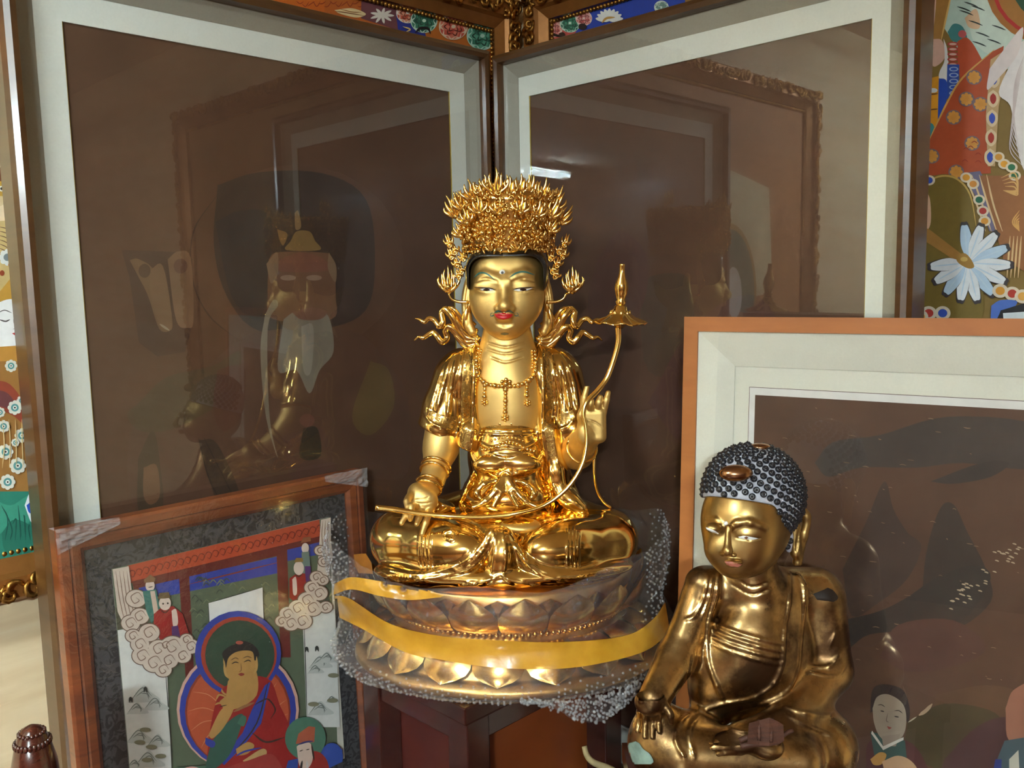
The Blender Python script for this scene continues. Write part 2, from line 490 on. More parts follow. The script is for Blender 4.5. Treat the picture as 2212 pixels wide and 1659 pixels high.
def slab(name, q, e, n, s0, s1, z0, z1, t, mat):
    c = q + e * ((s0 + s1) / 2) - n * (t / 2) + ZUP * ((z0 + z1) / 2)
    b = MB(); b.box(c, e * ((s1 - s0) / 2), n * (t / 2), ZUP * ((z1 - z0) / 2))
    o = b.build(name, mat, None, False); o['kind'] = 'structure'; return o
slab('wall_left', CORNER, EL, NL, 0.0, ROOM, 0, CEIL, 0.1, M_PLY)
slab('wall_right', CORNER, ER, NR, -0.1, ROOM, 0, CEIL, 0.1, M_PLY)
slab('wall_back', CORNER + EL * ROOM + ER * ROOM, -EL, -NL, 0.0, ROOM, 0, CEIL, 0.1, M_MAROON)
slab('wall_front', CORNER + ER * ROOM + EL * ROOM, -ER, -NR, 0, ROOM, 0, CEIL, 0.1, M_MAROON)
_mid = CORNER + (EL + ER) * (ROOM / 2)
for nm, z0, z1, mt in (('floor', -0.1, 0.0, M_FLOOR), ('ceiling', CEIL, CEIL + 0.1, M_CEIL)):
    b = MB(); b.box(_mid + ZUP * (z0 + z1) / 2, EL * (ROOM / 2 + .1), ER * (ROOM / 2 + .1), ZUP * ((z1 - z0) / 2))
    o = b.build(nm, mt, None, False); o['kind'] = 'structure'
# low step along the corner that carries the frames, the stand and the statues
b = MB(); _pc = CORNER + (EL + ER) * 0.80
b.box(_pc + ZUP * (PLAT / 2), EL * 0.80, ER * 0.80, ZUP * (PLAT / 2))
o = b.build('altar_step', M_STEP, None, False); o['kind'] = 'structure'

# ceiling tube lamps: the light of the room (one of them mirrors in the glass)
M_TUBE, _nt, _b = new_mat('tube_light'); _b.inputs['Emission Color'].default_value = (0.80, 0.96, 1.0, 1)
_b.inputs['Emission Strength'].default_value = TUBE_STRENGTH
M_TUBE2, _nt, _b = new_mat('bright_tube_light'); _b.inputs['Emission Color'].default_value = (0.80, 0.96, 1.0, 1); _b.inputs['Emission Strength'].default_value = 1300.0
M_HOUS = plain('white_lamp_housing', rgb(235, 235, 230), 0.4)
def tube_lamp(x, y, ang, L, where, mt=M_TUBE):
    d = np.array([math.cos(ang), math.sin(ang), 0]); s_ = np.array([-d[1], d[0], 0]); c = np.array([x, y, CEIL])
    t = thing('tube_lamp', where, 'ceiling lamp', c, 'tube lamps on the ceiling behind the viewer')
    b = MB(); b.box(c - ZUP * 0.025, d * (L / 2 + 0.03), s_ * 0.075, ZUP * 0.0245); b.build('housing', M_HOUS, t, False)
    for k in (-1, 1):
        b = MB(); p = c - ZUP * 0.073 + s_ * (0.038 * k)
        b.tube([p - d * L / 2, p - d * L / 6, p + d * L / 6, p + d * L / 2], 0.016, 12); b.build('light_tube', mt, t)
        for e in (-1, 1):
            b = MB(); b.box(p + d * (e * (L / 2 + 0.012)) + ZUP * 0.007, d * 0.0118, s_ * 0.018, ZUP * 0.03); b.build('end_socket', M_HOUS, t, False)
tube_lamp(-0.33, -2.95, math.radians(51), 0.50, 'short bright twin tube lamp whose tubes mirror in the glazed frame', M_TUBE2)
tube_lamp(-1.05, -0.25, math.radians(45), 1.15, 'twin tube lamp on the ceiling beside the plywood wall')

# ================================================================ frames on the walls
class Board:
    """a flat thing on a plane: s along, z up (may lean back), d out of the plane"""
    def __init__(s, q, e, n, lean=0.0):
        s.q = np.asarray(q, float); s.e = e
        s.up = ZUP * math.cos(lean) - n * math.sin(lean); s.n = n * math.cos(lean) + ZUP * math.sin(lean)
    def pt(s, a, z, d=0.0): return s.q + s.e * a + s.up * z + s.n * d
    def sz(s, x, y, d=0.0):
        p = on_plane(x, y, s.q + s.n * d, s.n) - s.q; return float(p @ s.e), float(p @ s.up)
def rails(parent, name, B, s0, s1, z0, z1, prof, mat, smooth=False, carve=None):
    """four mitred rails; prof = closed section of (inset, depth)"""
    out = []; m = len(prof)
    for side in range(4):
        V = []
        for (i, d) in prof:
            a0, a1, b0, b1 = s0 + i, s1 - i, z0 + i, z1 - i
            A, Bq = [((a0, b1), (a1, b1)), ((a1, b1), (a1, b0)), ((a1, b0), (a0, b0)), ((a0, b0), (a0, b1))][side]
            V.append(B.pt(A[0], A[1], d)); V.append(B.pt(Bq[0], Bq[1], d))
        Fc = [(2 * i, 2 * i + 1, 2 * ((i + 1) % m) + 1, 2 * ((i + 1) % m)) for i in range(m)]
        Fc.append(tuple(2 * i for i in range(m))[::-1]); Fc.append(tuple(2 * i + 1 for i in range(m)))
        out.append(mesh_obj(name, V, Fc, mat, parent, smooth))
    return out
def flat_rect(parent, name, B, s0, s1, z0, z1, d, mat, t=0.002):
    b = MB(); c = B.pt((s0 + s1) / 2, (z0 + z1) / 2, d - t / 2)
    b.box(c, B.e * ((s1 - s0) / 2), B.up * ((z1 - z0) / 2), B.n * (t / 2)); return b.build(name, mat, parent, False)
def art(parent, name, B, d, shapes, mat, clip=None, step=0.00002):
    """flat painted shapes on a board, layer over layer (print on the picture)"""
    V = []; Fc = []; Cl = []
    def px(x, y, k): 
        a, z = B.sz(x, y, d)
        if clip: a = min(max(a, clip[0]), clip[1]); z = min(max(z, clip[2]), clip[3])
        return B.pt(a, z, d + k * step)
    for k, sh in enumerate(shapes):
        c = rgb(*sh[-1])
        if sh[0] == 'p': polys = [sh[1]]
        elif sh[0] == 'c': polys = [[tuple(q) for q in spline(list(sh[1]) + [sh[1][0]], 5)[:-1]]]
        elif sh[0] == 'e': polys = [el_poly(sh[1], sh[2], sh[3], sh[4], 28)]
        elif sh[0] == 's':
            L, Rr = stroke_poly(sh[1], sh[2]); polys = [[L[i], L[i + 1], Rr[i + 1], Rr[i]] for i in range(len(L) - 1)]
        for pl in polys:
            q = [px(x, y, k + 1) for x, y in pl]
            b = len(V); V += q; Fc.append(tuple(range(b, b + len(q)))); Cl.append(c)
    return mesh_obj(name, V, Fc, mat, parent, False, Cl)
M_PAINT = paint_mat('picture_paint'); M_PAINT_DARK = paint_mat('old_picture_paint', 0.6, 0.25, 14)
M_GLASS = glass_mat('picture_glass')
M_WOODBR = wood('brown_frame_wood', rgb(70, 44, 20), rgb(92, 60, 28), 0.35, 5, (1, 1, 6), 0.4, 0.05)
M_LINER = plain('grey_linen_liner', rgb(152, 148, 134), 0.8, 0, 0.04, 300, 0.15)
M_MATB = plain('white_mat_board', rgb(222, 226, 216), 0.8, 0, 0.03, 300, 0.1)
M_GOLDLINE = plain('thin_gold_fillet', rgb(190, 160, 60), 0.4, 0.3)
M_SILK = plain('dark_brown_silk', rgb(86, 58, 40), 0.65, 0, 0.14, 9)

def glazed_frame(label, B, far, px_top, px_glass_top, far_px, pic, shapes, group):
    """pic = two pixels of the picture opening: upper corner near the wall corner, upper far corner"""
    DM = -0.022                                                    # mat lies behind the glass
    z1 = B.sz(*px_top)[1]; s1 = B.sz(*far_px)[0]; s0 = 0.0; z0 = PLAT
    t = thing('glazed_picture_frame', label, 'picture frame', B.pt(s1 / 2, z0, -0.02), group)
    w = 0.021
    prof = [(0, -0.05), (0, -0.004), (0.004, 0.006), (0.011, 0.010), (0.019, 0.008), (w, 0.0), (w, -0.05)]
    rails(t, 'frame_rail', B, s0, s1, z0, z1, prof, M_WOODBR)
    p0 = B.sz(*pic[0], DM); p1 = B.sz(*pic[1], DM)
    a0, a1, zt = p0[0], p1[0], (p0[1] + p1[1]) / 2
    i = w + 0.027                                                 # sloping liner between wood and mat
    rails(t, 'liner_slope', B, s0, s1, z0, z1, [(w, -0.008), (i, DM), (w, DM)], M_LINER)
    # mat strips
    m0, m1, mt, mb = i, s1 - i, z1 - i, z0 + i
    zb = z0 + (z1 - zt)
    for (c0, c1, d0, d1) in ((m0, a0, mb, mt), (a1, m1, mb, mt), (a0, a1, zt, mt), (a0, a1, mb, zb)):
        flat_rect(t, 'mat_strip', B, c0, c1, d0, d1, DM - 0.0005, M_MATB, 0.004)
    f = 0.0012
    for (c0, c1, d0, d1) in ((a0, a0 + f, zb, zt), (a1 - f, a1, zb, zt)):
        flat_rect(t, 'gold_fillet', B, c0, c1, d0, d1, DM - 0.0015, M_GOLDLINE, 0.002)
    flat_rect(t, 'backing_board', B, s0 + w, s1 - w, z0 + w, z1 - w, -0.044, M_WOODBR, 0.003)
    c = flat_rect(t, 'silk_painting', B, a0 - .004, a1 + .004, zb - .004, zt + .004, DM - 0.0045, M_SILK, 0.0015)
    if shapes: art(c, 'painted_figure', B, DM - 0.0045, shapes, M_PAINT_DARK, (a0, a1, zb, zt))
    flat_rect(t, 'glass_pane', B, s0 + w - .004, s1 - w + .004, z0 + w - .004, z1 - w + .004, -0.006, M_GLASS, 0.0004)
    return t
BL = Board(QL, EL, NL, 0.0); BR = Board(QR, ER, NR, 0.0)
# the faint sage in the left frame (dim pigments on brown silk)
sage = [
 ('e', 640, 560, 232, 205, (96, 67, 48)), ('s', [(470, 420), (418, 500), (415, 600), (450, 680), (515, 735)], 3, (70, 48, 36)),
 ('c', [(470, 400), (560, 372), (700, 375), (790, 430), (810, 560), (790, 670), (700, 710), (560, 715), (490, 640), (462, 530)], (64, 50, 42)),
 ('c', [(465, 480), (520, 455), (585, 470), (580, 600), (560, 690), (500, 640)], (52, 46, 44)),
 ('p', [(262, 540), (405, 545), (415, 560), (418, 690), (400, 760), (340, 770), (300, 740), (280, 600)], (76, 52, 40)),
 ('c', [(280, 562), (300, 560), (335, 590), (350, 690), (372, 710), (345, 712), (320, 640), (300, 600)], (112, 84, 58)),
 ('c', [(322, 585), (352, 575), (372, 690), (366, 712), (345, 705), (326, 640)], (118, 88, 62)),
 ('c', [(362, 560), (385, 543), (412, 558), (418, 690), (405, 708), (380, 690)], (116, 86, 62)),
 ('e', 390, 575, 15, 16, (98, 66, 52)), ('e', 312, 585, 13, 15, (84, 60, 44)),
 ('s', [(345, 700), (366, 714)], 5, (150, 136, 116)),
 # robe
 ('c', [(500, 745), (570, 715), (760, 715), (840, 790), (880, 860), (880, 1020), (780, 1040), (520, 1100), (300, 1110), (290, 900), (400, 830)], (92, 64, 48)),
 ('c', [(300, 870), (360, 815), (460, 790), (520, 760), (500, 850), (430, 900), (360, 930), (300, 930), (275, 895)], (84, 66, 46)),
 ('c', [(298, 990), (330, 930), (345, 1000), (350, 1100), (300, 1105)], (74, 58, 42)),
 ('c', [(310, 1010), (338, 1005), (345, 1070), (325, 1090), (310, 1070)], (112, 78, 54)),
 ('c', [(430, 950), (470, 960), (520, 1080), (470, 1085)], (68, 52, 40)),
 ('s', [(428, 945), (450, 1030), (480, 1090)], 3, (52, 40, 32)), ('s', [(440, 945), (510, 1085)], 3, (54, 42, 34)),
 ('c', [(470, 800), (500, 790), (530, 800), (520, 900), (480, 930), (460, 880)], (88, 56, 42)),
 ('c', [(800, 780), (840, 800), (850, 880), (800, 940), (760, 900)], (104, 82, 50)),
 ('c', [(610, 940), (700, 930), (720, 1050), (640, 1060)], (90, 62, 50)),
 ('c', [(655, 925), (685, 925), (692, 985), (648, 988)], (52, 44, 34)),
 ('e', 663, 908, 16, 14, (110, 70, 56)),
 # head, brows, beard
 ('c', [(580, 560), (600, 545), (690, 545), (718, 560), (725, 640), (715, 690), (590, 690), (578, 640)], (108, 76, 56)),
 ('c', [(605, 560), (650, 545), (700, 560), (705, 585), (600, 585)], (116, 74, 58)),
 ('c', [(575, 570), (598, 545), (600, 590), (585, 612)], (126, 100, 76)), ('c', [(710, 545), (726, 575), (724, 610), (708, 580)], (126, 100, 76)),
 ('e', 622, 600, 17, 6, (140, 112, 92)), ('e', 678, 600, 17, 6, (140, 112, 92)),
 ('c', [(572, 680), (590, 648), (600, 660), (578, 710), (582, 900), (600, 990), (574, 900), (562, 760)], (132, 118, 98)),
 ('c', [(612, 690), (640, 672), (690, 672), (712, 690), (720, 760), (690, 800), (668, 850), (640, 800), (600, 800)], (122, 112, 98)),
 ('c', [(630, 674), (650, 690), (690, 690), (705, 674), (675, 664)], (116, 80, 64)),
 ('c', [(650, 705), (676, 705), (672, 800), (655, 800)], (142, 134, 120)),
 ('c', [(628, 520), (640, 500), (668, 500), (680, 520), (690, 540), (618, 540)], (128, 100, 60)),
 ('c', [(636, 460), (644, 456), (650, 490), (638, 495)], (132, 104, 70)), ('c', [(598, 495), (620, 505), (612, 530), (604, 520)], (124, 92, 56)),
]
glazed_frame('tall brown glazed frame with white mat around a bearded sage on dark silk', BL, EL, (1054, 108), None, (43, 564),
             ((972, 197), (134, 47)), sage, 'glazed frames standing in the corner')
dim = [('c', [(1380, 640), (1400, 600), (1460, 590), (1490, 610), (1500, 700), (1490, 800), (1400, 800)], (82, 60, 42)),
       ('c', [(1290, 560), (1340, 500), (1400, 560), (1380, 680), (1300, 760), (1270, 660)], (88, 56, 43)),
       ('c', [(1400, 870), (1500, 700), (1640, 640), (1700, 820), (1500, 960)], (88, 56, 46)),
       ('c', [(1395, 1190), (1415, 1100), (1440, 1190), (1445, 1240), (1395, 1240)], (96, 74, 50))]
glazed_frame('tall brown glazed frame with white mat around nearly black-brown bare silk', BR, ER, (1064, 120), None, (1975, 434),
             ((1142, 207), (1884, 40)), dim, 'glazed frames standing in the corner')
# ================================================================ gilt framed paintings hung on the two walls
M_GILT = gold('carved_gilt', rgb(176, 128, 62), 0.38, 0.15, 60, rgb(70, 42, 18), 0.42)
M_GILT_FLAT = plain('bronze_gilt_cove', rgb(150, 98, 46), 0.35, 0.5, 0.1)
def carving(parent, B, s0, s1, z0, z1, w, d, dens, sides=(0, 1, 2, 3)):
    """leaf scrolls in relief along each rail"""
    for side in sides:
        b = MB(); L = (s1 - s0) if side in (0, 2) else (z1 - z0); n = max(3, int(L / dens))
        for k in range(n):
            t = (k + 0.5) / n
            for j in range(3):
                u = t * L + rng.uniform(-.4, .4) * dens; v = rng.uniform(0.25, 0.75) * w
                r = rng.uniform(0.22, 0.36) * w; a0 = rng.uniform(0, 6.28); sg = rng.choice([-1, 1])
                pts = []; rad = []
                for q in range(9):
                    a = a0 + sg * q * 0.62; rr = r * (1 - q / 11)
                    uu, vv = u + rr * math.cos(a), min(max(v + rr * math.sin(a), 0.1 * w), 0.9 * w)
                    uu = min(max(uu, .1 * w), L - .1 * w)
                    p = {0: (s0 + uu, z1 - vv), 1: (s1 - vv, z0 + uu), 2: (s0 + uu, z0 + vv), 3: (s0 + vv, z0 + uu)}[side]
                    pts.append(B.pt(p[0], p[1], d + 0.1 * w * math.sin(q * .4))); rad.append(w * 0.085 * (1.25 - abs(q - 3) / 7))
                b.tube(pts, rad, 6)
        o = b.build('carved_scrolls', M_GILT, parent); o['kind'] = 'stuff'
def gilt_painting(label, B, s0, s1, z0, z1, shapes, base, depth):
    t = thing('gilt_framed_painting', label, 'painting', B.pt((s0 + s1) / 2, z0, -depth), 'gilt framed paintings on the walls')
    w1, w2, w3 = 0.042, 0.062, 0.074
    rails(t, 'frame_rail', B, s0, s1, z0, z1, [(0, -depth), (0, -0.012), (0.006, -0.004), (w1 - .006, -0.004), (w1, -0.012), (w2, -0.022), (w2, -depth)], M_GILT_FLAT)
    carving(t, B, s0, s1, z0, z1, w1, -0.002, 0.03)
    for side, (a, bq) in enumerate((((s0 + w2, z1 - w2), (s1 - w2, z1 - w2)), ((s1 - w2, z1 - w2), (s1 - w2, z0 + w2)), ((s1 - w2, z0 + w2), (s0 + w2, z0 + w2)), ((s0 + w2, z0 + w2), (s0 + w2, z1 - w2)))):
        b = MB(); a = np.array(a); bq = np.array(bq); n = int(np.linalg.norm(bq - a) / 0.009)
        dirn = [(0, -1), (-1, 0), (0, 1), (1, 0)][side]
        for k in range(n):
            p = a + (bq - a) * (k + .5) / n + np.array(dirn) * 0.006; b.ball(B.pt(p[0], p[1], -0.026), 0.0048, 6, 4)
        o = b.build('beaded_edge', M_GILT, t); o['kind'] = 'stuff'
    m = plain('canvas_ground', rgb(*base), 0.6, 0, 0.1, 12)
    c = flat_rect(t, 'canvas', B, s0 + w2 - .004, s1 - w2 + .004, z0 + w2 - .004, z1 - w2 + .004, -0.03, m, 0.003)
    clip = (s0 + w2, s1 - w2, z0 + w2, z1 - w2)
    art(c, 'painted_scene', B, -0.03, shapes, M_PAINT, clip)
    return t
def petals(cx, cy, n, r, pr, col, a0=0, sq=1.0):
    out = []
    for k in range(n):
        a = a0 + 2 * math.pi * k / n; x, y = cx + r * math.cos(a) * sq, cy + r * math.sin(a)
        out.append(('e', x, y, pr * sq, pr, col))
    return out
GL = Board(QL - NL * 0.062, EL, NL); GR = Board(QR - NR * 0.145, ER, NR)
wl_s0 = float((CORNER - GL.q) @ EL); wr_s0 = float((CORNER - GR.q) @ ER)
# ---- left painting: a strip above the glazed frame, a strip beside it
def peony(x, y, r, c1, c2, c3):
    o = [('e', x, y, r * 1.12, r * 1.02, c3)]
    for k in range(7):
        a = k * 0.9; o.append(('e', x + r * .5 * math.cos(a), y + r * .5 * math.sin(a), r * .55, r * .5, c1 if k % 2 else c2))
    for q, n_ in ((.78, 9), (.5, 7), (.25, 4)):                      # scalloped petal rims, ring within ring
        for k in range(n_):
            t0, t1 = 6.283 * k / n_, 6.283 * (k + 1) / n_; tm = (t0 + t1) / 2
            o.append(('s', [(x + r * q * math.cos(t0), y + r * q * math.sin(t0)), (x + r * (q + .2) * math.cos(tm), y + r * (q + .2) * math.sin(tm)), (x + r * q * math.cos(t1), y + r * q * math.sin(t1))], r * .1, c3 if q > .7 else tuple(int(v * .55) for v in c1)))
    o.append(('e', x, y, r * .16, r * .14, c3)); return o
top_l = [('p', [(590, -60), (870, -60), (870, 60), (590, 60)], (196, 96, 30)), ('p', [(700, -60), (1070, -60), (1070, 140), (700, 140)], (180, 92, 34))]
for k in range(14):
    top_l.append(('s', [(640 + k * 12, 2 + (k % 3) * 6), (648 + k * 12, 8 + (k % 2) * 6), (656 + k * 12, 3)], 2, (140, 50, 24)))
top_l += [('p', [(780, -20), (900, 5), (905, 60), (860, 65), (780, 40)], (110, 64, 70)), ('p', [(855, 30), (910, 45), (925, 80), (860, 66)], (40, 52, 140)),
          ('p', [(910, 30), (1062, 60), (1062, 112), (920, 80)], (188, 104, 36))]
for k in range(9):
    a = k * .7; top_l.append(('s', [(825, 32), (825 + 26 * math.cos(a), 34 + 17 * math.sin(a))], 6, (225, 218, 205)))
top_l += [('c', [(722, 22), (760, 18), (790, 30), (770, 38), (735, 30)], (226, 200, 150)), ('s', [(724, 24), (750, 28), (786, 34)], 2, (120, 60, 30)), ('s', [(735, 20), (760, 26), (780, 27)], 2, (150, 90, 50))]
top_l += peony(880, 28, 22, (206, 92, 66), (222, 150, 120), (235, 225, 210)) + peony(915, 45, 26, (60, 128, 100), (38, 96, 78), (200, 226, 205)) \
       + peony(978, 58, 28, (200, 84, 66), (214, 120, 96), (226, 200, 170)) + peony(1040, 78, 30, (54, 120, 96), (88, 158, 130), (180, 220, 200))
top_l += [('s', [(895, 72), (905, 62), (922, 62), (928, 74)], 5, (24, 20, 24)), ('s', [(868, 58), (884, 64), (874, 70)], 3, (220, 190, 120))]
side_l = [('p', [(-900, 100), (0, 100), (0, 760), (-900, 760)], (236, 220, 176)), ('e', -330, 700, 300, 330, (198, 152, 62)), ('e', -330, 700, 270, 300, (70, 128, 110)), ('c', [(-700, 1230), (-560, 900), (-330, 820), (-100, 880), (0, 1000), (0, 1230)], (160, 112, 54)), ('c', [(-520, 1230), (-460, 940), (-330, 880), (-220, 940), (-180, 1230)], (150, 66, 44)), ('e', -330, 720, 95, 130, (240, 236, 228)), ('p', [(-900, 1120), (0, 1120), (0, 1230), (-900, 1230)], (44, 128, 106)),
  ('p', [(-20, 150), (80, 150), (80, 640), (-20, 640)], (238, 224, 180)),
  ('p', [(-20, 362), (60, 362), (60, 400), (-20, 400)], (120, 70, 44)), ('p', [(-20, 392), (60, 392), (60, 424), (-20, 424)], (196, 152, 60)),
  ('e', 2, 408, 6, 6, (240, 236, 220)), ('e', 2, 408, 3, 3, (60, 44, 36)),
  ('p', [(-20, 424), (60, 424), (70, 480), (-20, 480)], (222, 196, 150)), ('c', [(-10, 450), (18, 440), (28, 470), (10, 486), (-10, 480)], (238, 214, 176)),
  ('p', [(-20, 480), (70, 470), (80, 660), (-20, 660)], (206, 178, 118)),
  ]
for k in range(7): side_l.append(('s', [(-5, 490 + k * 9), (15, 496 + k * 10), (32, 520 + k * 10)], 2, (110, 76, 44)))
side_l += petals(14, 556, 8, 12, 6, (232, 232, 225)) + [('e', 14, 556, 8, 8, (120, 130, 130)), ('e', 3, 590, 5, 6, (150, 66, 34)), ('e', 20, 572, 4, 5, (170, 90, 40)),
  ('p', [(-10, 640), (30, 590), (48, 650), (-10, 660)], (200, 150, 60)), ('c', [(-20, 660), (20, 646), (45, 660), (50, 700), (42, 735), (20, 752), (-20, 750)], (242, 240, 236)),
  ('s', [(-4, 690), (10, 694), (20, 690)], 3, (70, 60, 56)), ('s', [(-6, 676), (8, 670), (24, 676)], 2, (90, 80, 74)), ('s', [(30, 670), (28, 695), (34, 708), (26, 711)], 2, (150, 130, 120)),
  ('c', [(24, 720), (40, 716), (46, 722), (38, 728)], (196, 42, 42)),
  ('p', [(-20, 750), (55, 745), (64, 800), (-20, 800)], (196, 140, 60)), ('p', [(-20, 780), (70, 780), (95, 1080), (-20, 1080)], (160, 112, 54)),
  ('c', [(-20, 820), (20, 830), (55, 880), (66, 930), (30, 900), (-20, 870)], (150, 66, 44)), ('c', [(-20, 840), (16, 850), (40, 890), (10, 880), (-20, 870)], (110, 60, 60)),
  ('c', [(38, 800), (56, 830), (58, 860), (48, 850)], (240, 232, 220))]
for (x, y, r) in ((22, 790, 12), (45, 865, 10), (30, 880, 14), (-2, 890, 10), (45, 940, 14), (10, 975, 15), (36, 1005, 16), (14, 1040, 15), (55, 1075, 10), (62, 960, 10), (5, 920, 12), (30, 955, 8)):
    side_l += petals(x, y, 8, r * .75, r * .38, (226, 222, 206)) + [('e', x, y, r * .6, r * .6, (92, 150, 148)), ('e', x, y, r * .3, r * .3, (240, 238, 228)), ('e', x, y, r * .14, r * .14, (40, 30, 30))]
for k in range(6): side_l.append(('s', [(2 + k * 14, 905), (6 + k * 13, 960), (2 + k * 15, 1010)], 2, (226, 200, 140)))
side_l += [('p', [(-20, 1060), (95, 1060), (105, 1210), (-20, 1210)], (44, 128, 106)), ('c', [(-20, 1075), (20, 1090), (60, 1070), (70, 1110), (30, 1150), (-20, 1140)], (62, 150, 124)),
  ('c', [(0, 1150), (30, 1120), (80, 1150), (60, 1195), (10, 1190)], (36, 112, 92))]
for k in range(8): side_l.append(('s', [(0 + k * 12, 1090 + (k % 3) * 20), (14 + k * 9, 1120 + (k % 2) * 22), (8 + k * 11, 1165)], 3, (22, 84, 70)))
side_l += [('c', [(50, 1090), (64, 1060), (92, 1070), (95, 1110), (90, 1150), (66, 1130)], (238, 240, 244)), ('c', [(54, 1090), (72, 1076), (86, 1090), (78, 1110), (60, 1106)], (44, 84, 190)),
  ('c', [(72, 1115), (90, 1110), (94, 1135), (80, 1140)], (60, 100, 200)), ('e', 72, 1092, 8, 6, (150, 180, 230))]
z1l = GL.sz(1058, 62, -0.03)[1] + 0.062; z0l = GL.sz(20, 1195, -0.03)[1] - 0.066
r0l = GL.sz(1060, 70, -0.03)[0] - 0.066
gilt_painting('gilt-framed painting of a white-faced robed figure and peonies above bare plywood', GL, max(r0l, wl_s0 + .004), 1.55, z0l, z1l, top_l + side_l, (186, 120, 60), 0.052)

# ---- right painting: white bearded sage with a feather fan
top_r = [('p', [(1165, -60), (1480, -60), (1480, 110), (1165, 110)], (36, 66, 168)), ('c', [(1170, 60), (1210, 40), (1250, 30), (1240, 75), (1190, 95), (1168, 90)], (196, 84, 76))]
top_r += peony(1195, 62, 18, (204, 96, 88), (222, 140, 130), (236, 214, 200)) + peony(1232, 50, 20, (46, 110, 88), (70, 140, 112), (196, 224, 206)) + peony(1262, 40, 16, (206, 100, 96), (224, 150, 140), (238, 214, 204)) \
       + peony(1430, 16, 14, (196, 220, 206), (120, 160, 150), (226, 236, 226))
for k in range(9):
    a = math.radians(190 + k * 20); top_r.append(('s', [(1318, 45), (1318 + 30 * math.cos(a), 45 + 26 * math.sin(a))], 10, (232, 232, 226)))
top_r += [('s', [(1302, 50), (1312, 40), (1330, 38)], 5, (196, 150, 70)), ('e', 1260, 58, 9, 7, (40, 26, 22)), ('s', [(1178, 82), (1190, 74), (1212, 78), (1218, 70)], 5, (30, 20, 18)), ('e', 1216, 76, 7, 6, (60, 40, 30))]
fan = []
R0 = 2100
side_r = [('p', [(1985, -20), (2240, -20), (2240, 720), (1985, 720)], (140, 112, 52)),
  ('p', [(2040, -20), (2240, -20), (2240, 160), (2120, 140), (2080, 120), (2040, 60)], (196, 222, 208)), ('c', [(2100, -10), (2170, 0), (2200, 70), (2150, 120), (2100, 80)], (214, 230, 214)),
  ('p', [(2010, -20), (2058, -20), (2032, 90), (2014, 90)], (176, 128, 62)), ('s', [(2058, -20), (2034, 90)], 4, (230, 190, 110)), ('s', [(2024, -20), (2018, 60)], 3, (226, 190, 170)),
  ('c', [(2048, 70), (2062, 52), (2082, 60), (2090, 90), (2060, 90)], (70, 140, 140)), ('c', [(2085, 40), (2110, 20), (2118, 60), (2095, 60)], (226, 190, 150)), ('e', 2080, 74, 9, 8, (200, 96, 96))]
for (x, y) in ((2100, 10), (2115, 18), (2090, 28), (2110, 50), (2125, 75), (2150, 90), (2118, 95), (2160, 60), (2085, 20)):
    side_r.append(('s', [(x - 16, y - 5), (x, y), (x + 14, y + 6)], 3, (50, 60, 56)))
side_r += [('e', 2280, -30, 150, 130, (176, 112, 44)), ('e', 2280, -30, 136, 118, (190, 44, 36)), ('e', 2280, -30, 128, 110, (176, 120, 50)), ('e', 2285, -40, 100, 95, (44, 84, 56)),
  ('c', [(2070, 90), (2090, 82), (2112, 110), (2130, 160), (2090, 200), (2072, 150)], (196, 84, 46)),
  ('c', [(2015, 85), (2036, 88), (2044, 120), (2030, 140), (2015, 140)], (226, 182, 160)), ('c', [(2040, 84), (2048, 110), (2050, 170), (2030, 200), (2030, 160), (2042, 130)], (240, 238, 232))]
for k in range(5): side_r += [('e', 2060, 96 + k * 11, 12, 5, (186, 70, 60)), ('e', 2060, 96 + k * 11, 8, 2.5, (228, 190, 170))]
side_r += [('p', [(2048, 140), (2074, 140), (2072, 205), (2046, 215)], (50, 84, 170))]
for k in range(5): side_r += [('e', 2062, 150 + k * 13, 10, 5, (170, 190, 226)), ('e', 2062, 150 + k * 13, 7, 3, (50, 90, 190))]
side_r += [('p', [(2008, 170), (2030, 165), (2030, 275), (2006, 275)], (232, 160, 36)), ('s', [(2008, 205), (2028, 203)], 3, (120, 70, 24)), ('s', [(2008, 238), (2028, 236)], 3, (120, 70, 24)), ('e', 2018, 196, 9, 5, (240, 240, 236)),
  ('c', [(2030, 170), (2046, 175), (2048, 210), (2034, 260), (2028, 260)], (44, 84, 190)), ('c', [(2006, 265), (2018, 270), (2024, 295), (2006, 310)], (70, 150, 150)),
  ('p', [(2000, 320), (2050, 215), (2080, 170), (2140, 115), (2170, 100), (2160, 200), (2140, 270), (2142, 375), (2000, 380)], (188, 84, 44)), ('s', [(2002, 318), (2048, 222), (2082, 168), (2150, 108)], 4, (220, 170, 90))]
for (x, y) in ((2106, 168), (2062, 254), (2102, 310), (2120, 226), (2015, 338), (2068, 372), (2090, 215)):
    side_r += [('e', x, y, 17, 16, (128, 110, 118)), ('e', x, y, 11, 10, (222, 156, 66))] + petals(x, y, 8, 10, 4, (226, 160, 70))
for k in range(22):
    x, y = 2010 + rng.uniform(0, 120), 230 + rng.uniform(0, 130)
    if y > 430 - (x - 1990) * 1.1: side_r.append(('s', [(x - 7, y), (x, y - 4), (x + 7, y + 1)], 2, (160, 56, 34)))
side_r += [('p', [(2142, 130), (2165, 115), (2182, 120), (2160, 230), (2152, 360), (2136, 360), (2132, 250)], (206, 170, 120))]
